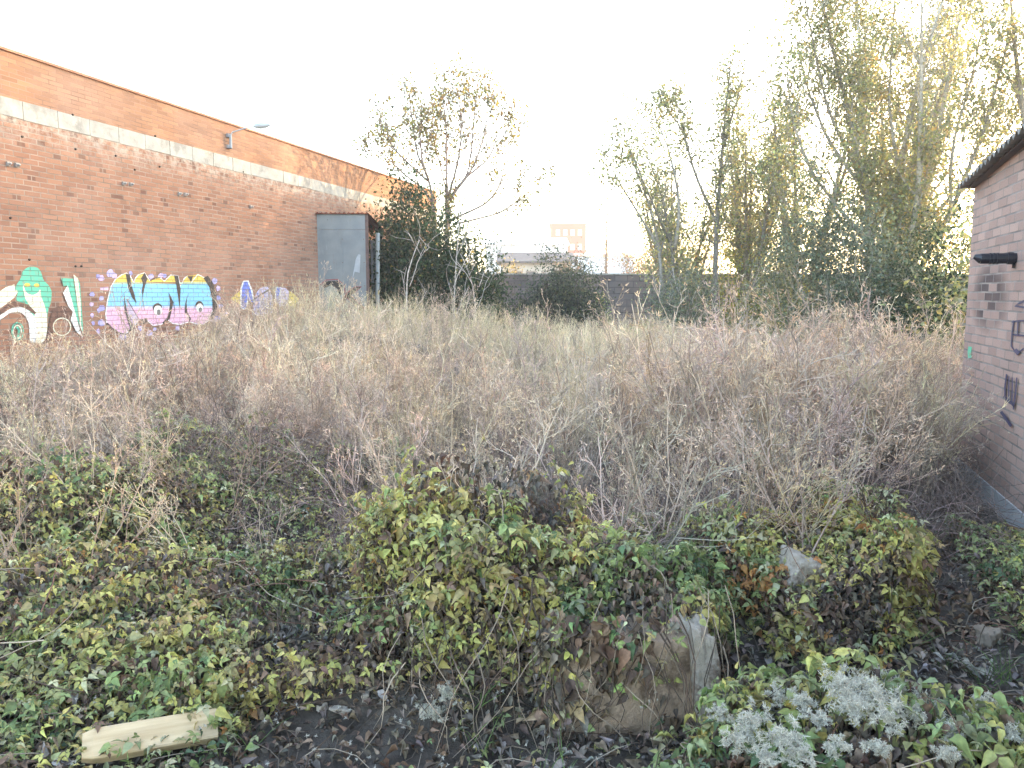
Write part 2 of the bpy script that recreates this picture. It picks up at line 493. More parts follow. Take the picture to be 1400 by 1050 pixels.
body = [(180, 640), (168, 560), (185, 430), (215, 300), (260, 225), (320, 180), (365, 163), (400, 185), (440, 260), (450, 215), (480, 180), (540, 160), (590, 235), (680, 200), (730, 240), (790, 182), (860, 188), (885, 290), (920, 215), (950, 190), (990, 250), (1050, 176), (1110, 205), (1160, 270), (1190, 380), (1200, 500), (1150, 620), (1100, 655), (1040, 650), (970, 630), (880, 655), (810, 645), (760, 610), (700, 655), (620, 665), (560, 610), (490, 610), (430, 680), (360, 745), (300, 735), (230, 690)]
G.lay = 2
for lo, hi, c in ((100, 250, YEL), (250, 268, (.50, .58, .42)), (268, 478, SKYB), (478, 496, (.45, .50, .72)), (496, 900, PNK)):
    G.poly(clip(body, lo, hi), c, lay=2)
G.line(body, 9, (.82, .80, .84), True)
for P in ([(358, 168), (400, 178), (410, 260), (440, 360), (464, 455), (420, 400), (385, 310)],
          [(505, 215), (540, 158), (568, 215), (545, 280), (530, 350), (522, 412), (513, 330), (525, 260)],
          [(343, 345), (360, 470), (385, 580), (420, 650), (440, 680), (372, 752), (400, 690), (370, 605), (345, 500)],
          [(500, 610), (562, 590), (568, 625), (530, 658)],
          [(770, 345), (815, 440), (800, 520), (782, 600), (722, 650), (708, 640), (755, 590), (775, 520), (782, 440)],
          [(822, 184), (860, 188), (885, 320), (875, 508), (862, 400), (843, 280)],
          [(954, 360), (942, 450), (950, 540), (985, 600), (960, 652), (968, 600), (945, 550), (922, 540), (930, 450)],
          [(950, 195), (1002, 195), (986, 252)],
          [(1103, 210), (1145, 188), (1195, 258), (1227, 370), (1234, 480), (1227, 552), (1190, 612), (1153, 632), (1165, 580), (1190, 530), (1188, 420), (1160, 300)]):
    G.poly(P, BLK, lay=5)
G.poly([(372, 430), (480, 605), (430, 665), (388, 560)], (.50, .42, .56), lay=6)
G.line([(368, 410), (480, 600), (510, 612)], 6, BLK, lay=7)
G.line([(180, 640), (230, 692), (300, 738), (360, 750)], 10, BLK, lay=7)
G.line([(590, 237), (640, 212), (692, 203)], 9, BLK, lay=7)
G.line([(520, 400), (528, 470), (540, 520)], 4, BLK, lay=7)
G.line([(815, 440), (825, 500), (820, 550)], 5, BLK, lay=7)
G.line([(190, 400), (215, 300), (258, 226), (320, 178)], 5, (.8, .78, .8), lay=7)
for x, y, rx in ((662, 495, 44), (1062, 470, 38)):
    G.poly(ell(x, y, rx, rx), BLK, lay=8); G.poly(ell(x + 3, y + 26, rx * .9, rx * 1.12), WHT, lay=9)
    G.poly(ell(x + 10, y + 44, rx * .42, rx * .62), (.14, .15, .16), lay=10)
tag_ = G.build(wh, M_PAINT); tag_['label'] = "bubble letters NOVO in yellow, blue and pink with eyes in the Os"
G = Paint(310, 340, 7, toL, -1)
G.poly([(35, 480), (80, 440), (130, 400), (140, 540), (90, 510)], YEL, lay=0)
G.poly([(590, 400), (640, 430), (690, 480), (650, 560), (590, 540)], YEL, lay=0)
G.poly([(240, 620), (270, 440), (320, 370), (400, 362), (440, 480), (440, 640), (250, 640)], (.50, .46, .70), 1, lay=1)
G.poly([(500, 375), (560, 372), (600, 420), (570, 540), (490, 560)], (.55, .48, .68), 1, lay=1)
P = [(132, 570), (135, 380), (158, 312), (200, 308), (236, 400), (262, 520), (200, 490), (178, 580)]
G.poly(P, BLU, 0, lay=2); G.line(P, 14, WHT, True, lay=3)
P = [(470, 368), (515, 372), (492, 520), (455, 520)]
G.poly(P, BLU, lay=4); G.line(P, 10, WHT, True, lay=5)
G.line([(250, 490), (320, 440), (390, 400), (460, 370)], 16, (.10, .08, .10), lay=6)
G.line([(290, 420), (300, 560), (320, 600)], 12, BLU, lay=6); G.line([(400, 420), (415, 580)], 12, BLU, lay=6)
tag_ = G.build(wh, M_PAINT); tag_['label'] = "small blue letters with white edges and yellow spikes"
# a vent slot and two rust holes: short stubs of iron in the wall
for px, py in ((30, 187), (103, 204), (158, 213), (184, 232), (218, 228), (14, 298), (103, 364), (111, 364), (40, 355), (332, 235), (99, 157), (212, 186)):
    a_, z_ = toL(px, py); b = MB(); b.tube([(a_, .0, z_), (a_, -.02, z_)], .017, .013, 7, (.06, .04, .035)); b.build("iron_stub", M_PLAIN, wh)

# wall lamp on its bent arm
a0, z0 = toL(312, 203)
lamp = thing("wall_lamp", "grey street lamp on a bent arm fixed to the brick parapet", "lamp", tuple(L0 + uL * a0), rotL)
lz = lambda px, py, off: None
b = MB(); b.tube([(0, -.06, z0), (0, -.06, z0 + .24)], .025, .025, 10, (.34, .36, .40)); b.box((-.05, -.05, z0), (.05, -.002, z0 + .06), (.3, .3, .33)); b.box((-.05, -.05, z0 + .2), (.05, -.002, z0 + .26), (.3, .3, .33))
b.build("post", M_PLAIN, lamp)
b = MB(); b.tube([(0, -.06, z0 + .23), (.02, -.09, z0 + .29), (.09, -.30, z0 + .36), (.14, -.52, z0 + .40)], .013, .011, 8, (.40, .42, .46)); b.build("arm", M_PLAIN, lamp)
b = MB()
hp = np.linspace(0, 1, 9)
b.tube([(.13 + .06 * k, -.49 - .30 * k, z0 + .40 + .015 * k) for k in hp], .042 * np.sin(np.clip(hp * .86 + .12, 0, 1) * math.pi) ** .6 + .01, None, 12, (.42, .44, .48))
hd = b.build("lamp_head", M_PLAIN, lamp, smooth=True)
b = MB(); b.tube([(.155, -.58, z0 + .365), (.18, -.73, z0 + .372)], .025, .022, 10, (.6, .6, .6)); b.build("lens", M_PLAIN, hd)

# ------------------------------------------------------------------ grey metal shed against the warehouse
s1, _ = toL(436, 400)
pF = L0 + uL * s1
shed = thing("metal_shed", "grey sheet metal lean-to with rusty roof edge against the brick warehouse", "shed", tuple(pF), 0)
zS = float(at(468, 293, pF[1])[2]); wS = 1.13; dS = 2.2
def greymetal():
    m, t, p = mat("grey_sheet")
    tc = N(t, "ShaderNodeTexCoord"); v = tc.outputs["Object"]
    c = mixc(t, (.16, .175, .205), (.21, .225, .25), maprange(t, noise(t, 2.5, 5, v), .35, .65))
    st = N(t, "ShaderNodeMapping"); st.inputs["Scale"].default_value = (9, 9, .8); t.links.new(v, st.inputs[0])
    c = mixc(t, c, (.42, .43, .46), maprange(t, noise(t, 1.2, 5, st.outputs[0], .7), .62, .72, 0, .6))
    c = mixc(t, c, (.17, .08, .05), maprange(t, noise(t, 1.8, 6, st.outputs[0], .75), .60, .70, 0, .7))
    c = mixc(t, c, (.04, .03, .03), maprange(t, noise(t, 14, 3, v, .5), .71, .74, 0, .9))
    t.links.new(c, p.inputs["Base Color"]); p.inputs["Roughness"].default_value = .5; p.inputs["Metallic"].default_value = .25
    return m
M_GREY = greymetal()
M_RUST = rough_mat("rust", (.16, .05, .035), (.25, .09, .06), 12, .8, .3)
b = MB(); b.box((0, 0, -.2), (wS, .02, zS - .34)); b.box((0, -.004, zS - .335), (wS, .016, zS)); fp = b.build("front_panel", M_GREY, shed)
for k in range(5):
    zz = .9 + k * .52
    for xx in (.04, .56, 1.04):
        q = MB(); q.tube([(xx, -.005, zz), (xx, -.014, zz)], .012, .010, 8, (.14, .10, .09)); q.build("rivet", M_PLAIN, fp)
q = MB(); q.box((.545, -.006, -.2), (.575, -.0005, zS - .345), (.19, .20, .23)); q.build("seam_strip", M_GREY, fp)
b = MB(); b.box((wS - .05, -.012, -.2), (wS + .012, .05, zS)); b.build("corner_post", rough_mat("dark_iron", (.10, .07, .07), (.17, .11, .1), 9), shed)
b = MB(); b.tube([(wS + .02, .75, -.2), (wS + .10, .75, zS - .35)], .05, .05, 8, (.38, .40, .43)); b.build("pipe_post", M_PLAIN, shed)
b = MB(); b.box((wS - .10, .9, -.2), (wS - .06, dS, zS - .5), (.12, .11, .11)); b.build("side_panel", M_GREY, shed)
b = MB()
for k in range(12):
    x0 = -.02 + k * .1
    b.add([(x0, -.07, zS + .01), (x0 + .05, -.07, zS + .045), (x0 + .1, -.07, zS + .01), (x0, dS, zS - .2), (x0 + .05, dS, zS - .165), (x0 + .1, dS, zS - .2),
           (x0, -.07, zS + .005), (x0 + .1, -.07, zS + .005)], [[0, 1, 4, 3], [1, 2, 5, 4]], [[6, 7, 1]])
b.build("roof_sheet", M_RUST, shed)
def toS(px, py):
    p = on_plane(px, py, pF, np.array([0, -1., 0])); return float(p[0] - pF[0]), float(p[2])
G = Paint(310, 340, 7, toS, -1)
RED = (.28, .06, .07)
P = [(905, 350), (950, 312), (1060, 306), (1118, 360), (1118, 430), (1082, 450), (1055, 385), (1000, 345), (940, 380)]
G.poly([(900, 350), (950, 312), (1060, 306), (1118, 360), (1125, 470), (1090, 560), (930, 560)], (.30, .30, .27), lay=0)
G.poly(P, BLK, lay=1); G.line([(895, 345), (950, 300), (1060, 294), (1128, 350), (1132, 430)], 9, RED, lay=2)
q = G.build(shed, M_PLAIN); q['label'] = "black letter O with a dark red edge on the grey sheet"
G = Paint(310, 340, 7, toS, -1)
P = [(1105, 500), (1150, 425), (1225, 365), (1292, 362), (1235, 410), (1185, 445), (1315, 565), (1312, 625), (1155, 470), (1122, 530)]
G.poly(P, BLK, lay=3); G.line(P, 8, RED, True, lay=4)
G.poly([(1200, 300), (1235, 100), (1262, 50), (1280, 60), (1272, 230), (1225, 220), (1190, 330)], (.36, .38, .43), lay=0)
q = G.build(shed, M_PLAIN); q['label'] = "black letter K with dark red edges and a pale paint smear"

# ------------------------------------------------------------------ back wall
M_BLOCK = brick_mat("grey_block", [(0, (.16, .14, .145)), (.5, (.20, .175, .18)), (1, (.235, .21, .21))], (.145, .13, .135), .40, .20, .012, headers=False, bump=.3)
bwall = thing("block_wall", "long grey concrete block wall closing the far side of the lot", "wall", (-3.5, 24.4, 0), math.radians(3))
b = MB(); b.box((0, 0, -.4), (32, .2, 2.38)); b.build("wall", M_BLOCK, bwall)
b = MB(); b.box((-.02, -.03, 2.38), (32, .23, 2.43)); b.build("coping", M_CONC, bwall)

# ------------------------------------------------------------------ right brick shed
kR = .33
uR = np.array([kR, 1, 0]) / math.hypot(kR, 1)
nR = np.array([-uR[1], uR[0], 0])                  # towards the lot (left)
R0 = np.array([4.30, 7.3, 0.])                     # far corner at the ground
rotR = math.atan2(uR[1], uR[0])
def toR(px, py):
    p = on_plane(px, py, R0, nR); return float(np.dot(p - R0, uR)), float(p[2])
rs = thing("brick_shed", "weathered pink brick shed with corrugated eaves on the right of the lot", "shed", tuple(R0), rotR)
zR = 2.70
RSLOPE = .085                                      # the wall head rises towards the street
sD, zD = toR(1352, 405)
M_BR = brick_mat("shed_brick", [(0, (.36, .245, .21)), (.4, (.43, .295, .25)), (.75, (.48, .335, .285)), (1, (.35, .24, .21))],
                 (.35, .30, .275), .24, .076, .008, headers=False, darkzone=(sD, zD, .55, .30))
def rise(mb):
    for v in mb.V: v[:, 2] += np.where(v[:, 2] > 1.0, -RSLOPE * np.minimum(v[:, 0], 0), 0)
    return mb
b = MB(); b.box((-9, -6, -.3), (0, 0, zR)); rise(b).build("wall", M_BR, rs)
b = MB(); b.box((-9, -.001, -.3), (.012, .012, .16)); b.build("plinth", rough_mat("plinth_render", (.36, .36, .38), (.48, .47, .47), 6), rs)
# corrugated sheet: waves run across the wall, ends jagged along the eave
b = MB()
na = 360
aa = np.linspace(-9.2, .07, na)
wv = .022 * np.sin(aa * 2 * math.pi / .125)
rowsV = []
for yy, zz in ((.13, zR + .03), (-3.2, zR + .42), (-6.3, zR + .06)):
    rowsV.append(np.stack([aa, np.full(na, yy), zz + wv], -1))
for yy, zz in ((.13, zR + .016), (-3.2, zR + .406), (-6.3, zR + .046)):
    rowsV.append(np.stack([aa, np.full(na, yy), zz + wv], -1))
V = np.concatenate(rowsV); i = np.arange(na - 1)
Q = [np.stack([r * na + i, r * na + i + 1, (r + 1) * na + i + 1, (r + 1) * na + i], -1) for r in (0, 1, 3, 4)]
Q += [np.stack([i, i + 1, 3 * na + i + 1, 3 * na + i], -1), np.stack([2 * na + i, 2 * na + i + 1, 5 * na + i + 1, 5 * na + i], -1)]
b.add(V, np.concatenate(Q))
rise(b).build("roof", rough_mat("fibre_cement", (.15, .14, .13), (.25, .23, .21), 7, .9, .4), rs)
b = MB(); b.box((-9, -.005, zR - .002), (.0, .06, zR + .012), (.12, .1, .09)); rise(b).build("eave_board", M_PLAIN, rs)
# black plastic pipe sticking out of the wall
sp_, zp_ = toR(1389, 353)
q = MB()
pp = [(sp_, 0.0, zp_), (sp_ + .0, .10, zp_ + .001)]
q.tube([(sp_, -.02, zp_), (sp_, .24, zp_ + .0)], .040, .040, 14, (.018, .018, .026))
q.tube([(sp_, .02, zp_), (sp_, .06, zp_)], .047, .047, 14, (.018, .018, .026))
for yy in (.12, .145, .17): q.tube([(sp_, yy, zp_), (sp_, yy + .012, zp_)], .045, .045, 14, (.02, .02, .028))
q.tube([(sp_, .012, zp_ - .03), (sp_, .012, zp_ - .075)], .012, .012, 6, (.02, .02, .025))
q.tube([(sp_, .235, zp_ + .001), (sp_, .285, zp_ + .018)], [.040, .016], None, 14, (.018, .018, .026))
q.build("drain_pipe", attr_mat("black_plastic", .35, 0, .1, 5, .5), rs, smooth=False)
G = Paint(1300, 400, 5.25, toR, 1)
PUR = (.075, .062, .115)
for P, wd in (([(540, 55), (500, 75), (465, 95), (540, 108)], 16), ([(458, 200), (445, 290), (440, 385), (478, 440), (530, 400)], 11), ([(443, 212), (490, 203), (560, 200)], 12), ([(445, 300), (490, 305), (560, 312)], 13), ([(492, 205), (488, 300)], 10), ([(470, 410), (500, 440)], 30),
              ([(412, 585), (400, 680), (400, 765), (430, 790), (462, 805)], 12), ([(487, 610), (478, 720), (462, 840)], 10), ([(432, 600), (430, 770)], 9), ([(458, 610), (455, 790)], 9), ([(395, 745), (430, 770), (470, 815)], 16), ([(378, 855), (410, 900), (452, 960)], 22)):
    G.line(P, wd, PUR)
q = G.build(rs, M_PLAIN); q['label'] = "dark purple scrawled letters"
G = Paint(1300, 400, 5.25, toR, 1); G.line([(142, 388), (136, 430), (140, 470)], 26, (.16, .52, .33)); q = G.build(rs, M_PLAIN); q['label'] = "small green paint dab"

# ------------------------------------------------------------------ far buildings
def windows(parent, rects, y, frame_col, pane_col):
    for x0, x1, z0_, z1_ in rects:
        q = MB(); t_ = .08
        for bx in (((x0 - t_, y - .06, z0_ - t_), (x1 + t_, y - .004, z0_)), ((x0 - t_, y - .06, z1_), (x1 + t_, y - .004, z1_ + t_)), ((x0 - t_, y - .06, z0_), (x0, y - .004, z1_)), ((x1, y - .06, z0_), (x1 + t_, y - .004, z1_))): q.box(*bx, frame_col)
        f_ = q.build("window", M_PLAIN, parent)
        q = MB(); q.box((x0, y - .03, z0_), (x1, y - .004, z1_), pane_col); q.build("pane", attr_mat("far_pane", .25, 0, .05, 2, .5) if 'far_pane' not in bpy.data.materials else bpy.data.materials['far_pane'], f_)
c0 = at(690, 350, 60)
h_ = thing("stone_house", "low beige stone house with dark grey roof beyond the block wall", "house", (-.8, 60, 0))
q = MB(); q.box((0, 0, -.5), (5.4, 8, 4.4)); q.build("wall", rough_mat("pale_render", (.46, .40, .36), (.58, .51, .46), 1.5, .9, .3), h_)
q = MB(); q.add([(-.4, -.5, 4.4), (5.8, -.5, 4.4), (5.8, 4, 5.3), (-.4, 4, 5.3), (-.4, 8.5, 4.4), (5.8, 8.5, 4.4), (-.4, -.5, 4.25), (5.8, -.5, 4.25)], [[0, 1, 2, 3], [3, 2, 5, 4], [6, 7, 1, 0]], [[0, 3, 4], [1, 5, 2]])
q.build("roof", rough_mat("slate", (.07, .07, .08), (.11, .105, .115), 3), h_)
windows(h_, [(1.0, 1.55, 2.5, 3.6), (1.95, 2.5, 2.5, 3.6), (3.9, 4.45, 2.5, 3.6)], 0, (.25, .2, .17), (.12, .1, .1))
h_ = thing("apartment_block", "red brick apartment block with white windows on the skyline", "building", (8.2, 160, 0))
zA = float(at(778, 306, 160)[2])
q = MB(); q.box((0, 0, -1), (7.0, 9, zA)); q.build("wall", rough_mat("far_brick", (.30, .03, .025), (.36, .04, .03), .6), h_)
q = MB(); q.add([(-.3, -.3, zA), (7.3, -.3, zA), (7.3, 4.5, zA + 1.0), (-.3, 4.5, zA + 1.0), (-.3, 9.3, zA), (7.3, 9.3, zA)], [[0, 1, 2, 3], [3, 2, 5, 4]], [[0, 3, 4], [1, 5, 2]])
rf = q.build("roof", rough_mat("far_tile", (.40, .2, .17), (.46, .26, .22), 1), h_)
q = MB(); q.box((3.8, 4.2, zA + .5), (4.7, 5.0, zA + 1.9), (.5, .4, .36)); q.build("chimney", M_PLAIN, rf)
windows(h_, [(x, x + .65, zz, zz + 1.05) for zz in (zA - 2.3, zA - 5.2, zA - 8.1) for x in (.9, 2.4, 3.9, 5.4)], 0, (.6, .56, .54), (.3, .29, .3))
h_ = thing("white_warehouse", "pale white hall with a low roof behind the stone house", "building", (-3.5, 105, 0))
q = MB(); q.box((0, 0, -1), (11, 12, 8.6)); q.build("wall", rough_mat("white_render", (.62, .60, .6), (.7, .68, .67), 1), h_)
q = MB(); q.add([(-.3, -.3, 8.6), (11.3, -.3, 8.6), (11.3, 6, 10.0), (-.3, 6, 10.0), (-.3, 12.3, 8.6), (11.3, 12.3, 8.6)], [[0, 1, 2, 3], [3, 2, 5, 4]], [[0, 3, 4], [1, 5, 2]])
q.build("roof", rough_mat("pale_roof", (.6, .58, .58), (.7, .67, .66), 1), h_)
h_ = thing("metal_hall", "pale blue metal hall below the red apartment block", "building", (7.4, 95, 0))
q = MB(); q.box((0, 0, -1), (7.5, 10, 6.6)); q.build("wall", rough_mat("blue_sheet", (.50, .56, .64), (.58, .63, .70), 1), h_)
q = MB(); q.add([(-.3, -.3, 6.6), (7.8, -.3, 6.6), (7.8, 10.3, 7.5), (-.3, 10.3, 7.5)], [[0, 1, 2, 3]], None); q.build("roof", rough_mat("red_sheet", (.40, .20, .18), (.46, .26, .23), 1), h_)

# ------------------------------------------------------------------ plant prototypes
def leaf_proto(fold=.10, droop=.16, wide=.36, curl=0.0, detail=True):
    ys = np.array([0, .18, .45, .75, 1.0]) if detail else np.array([0, .4, 1.0])
    ws = np.array([.10, .92, .95, .42, 0]) * wide if detail else np.array([.25, 1.0, 0]) * wide
    V = []
    for y, wd in zip(ys, ws):
        zc = -droop * y * y
        V += [(-wd, y, zc + fold * wd / wide + curl * wd), (0, y, zc), (wd, y, zc + fold * wd / wide + curl * wd)]
    Q = []
    for k in range(len(ys) - 1):
        a = 3 * k
        Q += [[a, a + 1, a + 4, a + 3], [a + 1, a + 2, a + 5, a + 4]]
    return np.array(V, float), np.array(Q), None
LEAF = leaf_proto(.12, .2, .31); LEAF2 = leaf_proto(.06, .38, .36); LEAF3 = leaf_proto(.20, .12, .25); LEAF4 = leaf_proto(.24, .55, .30, .3)
DEADL = leaf_proto(.35, .45, .26, .5); FARLEAF = leaf_proto(.12, .15, .33, 0, False)

def tri_proto(wide=.30, fold=.12, droop=.25, curl=.1):
    """a bramble leaf: a stalk with three leaflets"""
    V0, Q0, _ = leaf_proto(fold, droop, wide, curl)
    VV, QQ, n = [], [], 0
    for ang, L, y0 in ((0, .56, .44), (1.38, .47, .30), (-1.38, .47, .30)):
        c, s_ = math.cos(ang), math.sin(ang)
        v = V0 * L
        w = np.stack([v[:, 0] * c + v[:, 1] * s_, -v[:, 0] * s_ + v[:, 1] * c + y0, v[:, 2]], -1)
        VV.append(w); QQ.append(Q0 + n); n += len(w)
    st = np.array([(-.012, 0, -.03), (.012, 0, -.03), (.01, .36, 0), (-.01, .36, 0)])
    VV.append(st); QQ.append(np.array([[n, n + 1, n + 2, n + 3]]))
    return np.concatenate(VV), np.concatenate(QQ), None
TRI = [tri_proto(.29), tri_proto(.32, .05, .4, .2), tri_proto(.25, .18, .15, 0), tri_proto(.29, .22, .55, .3)]
def unit(v): return v / (np.linalg.norm(v, axis=-1, keepdims=True) + 1e-9)
def frames(tip, nrm):
    tip = unit(tip)
    nrm = unit(nrm - (nrm * tip).sum(-1, keepdims=True) * tip)
    side = np.cross(tip, nrm)
    return np.stack([side, tip, nrm], -1)
def pick(pal, n, jit=.2, r=rng):
    cols = np.array([c for c, _ in pal], float); wt = np.array([k for _, k in pal], float)
    c = cols[r.choice(len(cols), n, p=wt / wt.sum())]
    c = c * (1 + r.uniform(-jit, jit, (n, 1))) * (1 + r.uniform(-jit * .3, jit * .3, (n, 3)))
    return np.clip(c, .004, .9)
def pick_patch(pal, P, r):
    """leaves of one shoot share their colour: the palette is read along a patchy field"""
    wt = np.cumsum([k for _, k in pal]) / sum(k for _, k in pal)
    u = .5 + .27 * vnoise(P[:, 0] * 7, P[:, 1] * 7, P[:, 2] * 7, 61) + .22 * vnoise(P[:, 0] * 17, P[:, 1] * 17, P[:, 2] * 17, 62) + r.normal(0, .21, len(P))
    u = np.clip(u, 0, .9999)
    cols = np.array([c for c, _ in pal], float)
    c = cols[np.minimum(np.searchsorted(wt, u), len(pal) - 1)]
    return np.clip(c * (1 + r.uniform(-.25, .25, (len(P), 1))) * (1 + r.uniform(-.08, .08, (len(P), 3))), .004, .9)
GREEN, DGREEN, LGREEN, OLIVE = (.17, .23, .095), (.09, .14, .07), (.31, .36, .145), (.29, .285, .13)
YELL, OCHRE, ORNG, BROWN, DBROWN, GREYL = (.49, .445, .15), (.42, .33, .16), (.44, .22, .08), (.20, .135, .095), (.115, .088, .072), (.30, .32, .18)
PALE = (.48, .46, .28)
P_MIX = [(DGREEN, .6), (GREEN, 2.4), (GREYL, 1.6), (LGREEN, 4), (PALE, 1.4), (OLIVE, 2.6), (YELL, 2), (OCHRE, 1.2), (BROWN, 1)]
P_YEL = [(GREEN, 1.2), (LGREEN, 3.4), (PALE, 1.2), (OLIVE, 2.0), (YELL, 5), (OCHRE, 2.5), (ORNG, .5), (BROWN, 1.4)]
P_GRN = [(DGREEN, 1.6), (GREEN, 4), (GREYL, 2), (LGREEN, 4), (OLIVE, 1.6), (YELL, .6)]
P_DEAD = [(BROWN, 3), (DBROWN, 3), ((.26, .195, .145), 2.5), ((.19, .165, .145), 3)]

def put_leaves(mb, P, nrm, size, pal, droop=.6, tilt=.45, protos=None, r=rng, tipdir=None):
    trif = protos is None
    if trif: protos = (TRI[0], TRI[1], TRI[2], TRI[3], LEAF, LEAF4)
    n = len(P)
    if n == 0: return
    nrm = unit(unit(nrm) + r.normal(0, tilt, (n, 3)) + np.array([0, 0, .25]))
    tip = r.normal(0, 1, (n, 3)); tip[:, 2] = tip[:, 2] * .4 - droop
    tip = tip + nrm * 0
    out = nrm.copy(); out[:, 2] = 0
    tip = tip + out * .8
    Rm = frames(tip, nrm)
    sz = size * np.clip(r.lognormal(-.08, .32, n), .4, 1.7)
    c = pick_patch(pal, P, r)
    k = r.integers(0, len(protos), n)
    if trif: sz = np.where(k < 4, sz * 1.30, sz * .9)
    for i, p in enumerate(protos):
        m = k == i
        mb.inst(p, P[m], Rm[m], sz[m], c[m])

def dome_points(n, c, rad, r, f=(.82, 1.04), seed=0, bump=.16, zmin=-.05, expo=.8):
    d = r.normal(0, 1, (int(n * 2.2), 3)); d[:, 2] = np.abs(d[:, 2]); d = unit(d)
    d = d[:n]
    e = np.sign(d) * np.abs(d) ** expo                      # a little boxier than an ellipsoid
    e = e / (np.abs(e) ** 2).sum(1, keepdims=True) ** .5
    fac = 1 + bump * vnoise(d[:, 0] * 4.5, d[:, 1] * 4.5, d[:, 2] * 4.5, seed) + bump * .5 * vnoise(d[:, 0] * 11, d[:, 1] * 11, d[:, 2] * 11, seed + 1)
    k = fac * r.uniform(f[0], f[1], n)
    P = np.asarray(c) + np.asarray(rad) * e * k[:, None]
    nn = unit(d / np.asarray(rad))
    return P, nn

def vines(mb, c, rad, n, r, col=(.10, .055, .045), rad0=.0028, seed=0, f=1.0):
    for _ in range(n):
        a = r.uniform(0, 6.28); el = r.uniform(.05, 1.2); da = r.normal(0, .9); de = r.normal(-.3, .7)
        t = np.linspace(0, 1, 12)
        A = a + da * t; E = np.clip(el + de * t, 0, 1.5)
        d = np.stack([np.cos(A) * np.cos(E), np.sin(A) * np.cos(E), np.sin(E)], -1)
        fac = f * (1 + .14 * vnoise(d[:, 0] * 4.5, d[:, 1] * 4.5, d[:, 2] * 4.5, seed)) + r.uniform(-.08, .06) + .05 * np.sin(t * 9 + a)
        P = np.asarray(c) + np.asarray(rad) * d * fac[:, None]
        P[:, 2] = np.maximum(P[:, 2], H(P[:, 0], P[:, 1]) + .006)
        k = r.uniform(.6, 1.3)
        mb.tube(P, rad0 * k, rad0 * .5 * k, 4, np.array(col) * r.uniform(.6, 1.8), False)

# ------------------------------------------------------------------ trees
def wander(p, d, L, n, r, curl=.18, up=.12):
    P = [np.array(p, float)]; d = np.array(d, float)
    for _ in range(n):
        d = d + r.normal(0, curl, 3) + np.array([0, 0, up]); d /= np.linalg.norm(d)
        P.append(P[-1] + d * L / n)
    return np.array(P)
def poly_at(P, t):
    seg = np.linalg.norm(np.diff(P, axis=0), axis=1); cs = np.concatenate([[0], np.cumsum(seg)]); s_ = t * cs[-1]
    i = min(len(seg) - 1, int(np.searchsorted(cs, s_, 'right') - 1)); k = (s_ - cs[i]) / (seg[i] + 1e-9)
    return P[i] + (P[i + 1] - P[i]) * k, (P[i + 1] - P[i]) / (seg[i] + 1e-9)
def tree(name, label, cat, base, trunks, seed, bark=(.22, .19, .16), nb=10, blen=1.2, start=.3, ntw=6, twl=.5, leaves=26, lsize=.085, spread=.16, pal=P_GRN, up=.12, group=None, barkv=.3, lift=.6, clump=None):
    r = np.random.default_rng(seed)
    root = thing(name, label, cat, (0, 0, 0), 0, group)
    root.location = tuple(base)
    base = np.asarray(base, float)
    tm, cm = MB(), MB()
    LP = []
    for tr, r0, r1 in trunks:
        P = np.array(tr, float) - base
        # smooth the polyline
        t_ = np.linspace(0, 1, max(10, 4 * len(P)))
        Pd = np.array([poly_at(P, x)[0] for x in t_])
        for _ in range(3): Pd[1:-1] = (Pd[:-2] + 2 * Pd[1:-1] + Pd[2:]) / 4
        Pd[1:] += np.cumsum(r.normal(0, .012, (len(Pd) - 1, 3)), 0) * .6
        tm.tube(Pd, r0, r1, 7, np.array(bark) * r.uniform(1 - barkv, 1 + barkv))
        Lt = np.linalg.norm(np.diff(Pd, axis=0), axis=1).sum()
        n_ = max(2, int(nb * Lt / 5))
        for k in range(n_):
            t = start + (1 - start) * (k + r.uniform(0, 1)) / n_
            p, d = poly_at(Pd, min(t, .995))
            az = k * 2.4 + r.uniform(0, 1.2)
            hv = np.array([math.cos(az), math.sin(az), 0])
            dd = unit(d * lift + hv * r.uniform(.5, .9) + np.array([0, 0, .25]))
            L = blen * r.uniform(.55, 1.2) * (1.15 - .6 * t)
            B = wander(p, dd, L, 5, r, .16, up)
            rr = (r0 + (r1 - r0) * t) * .5
            tm.tube(B, min(rr, .05), .006, 5, np.array(bark) * r.uniform(.8, 1.15), False)
            tips = [B]
            for q in range(ntw):
                tt = r.uniform(.25, 1)
                p2, d2 = poly_at(B, min(tt, .99))
                T_ = wander(p2, unit(d2 * .7 + r.normal(0, .6, 3)), twl * r.uniform(.5, 1.2), 3, r, .25, .1)
                tm.tube(T_, .007, .003, 3, np.array(bark) * r.uniform(.7, 1.1), False)
                tips.append(T_)
            for T_ in tips:
                dens = 1.0 if clump is None else max(0, clump(T_[-1] + base))
                m = r.poisson(leaves * dens * (.6 if T_ is B else 1))
                if m == 0: continue
                ts = r.uniform(.25 if T_ is B else 0.05, 1.05, m)
                ii_ = np.clip((ts * (len(T_) - 1)).astype(int), 0, len(T_) - 2)
                fr = ts * (len(T_) - 1) - ii_
                LP.append((T_[ii_] + (T_[ii_ + 1] - T_[ii_]) * fr[:, None] + r.normal(0, spread, (m, 3)), r.uniform(0, 1)))
    tm.build("trunk", M_BARK, root, smooth=True)
    for Pn, hue in LP:
        n = len(Pn)
        Rm = frames(r.normal(0, 1, (n, 3)) - [0, 0, .5], r.normal(0, 1, (n, 3)) + [0, 0, .4])
        c = pick(pal, n, .25, r) * (.75 + .5 * hue)
        cm.inst(FARLEAF, Pn, Rm, lsize * r.uniform(.6, 1.25, n), c)
    if LP: cm.build("crown", M_TREELEAF, root, smooth=True)
    return root
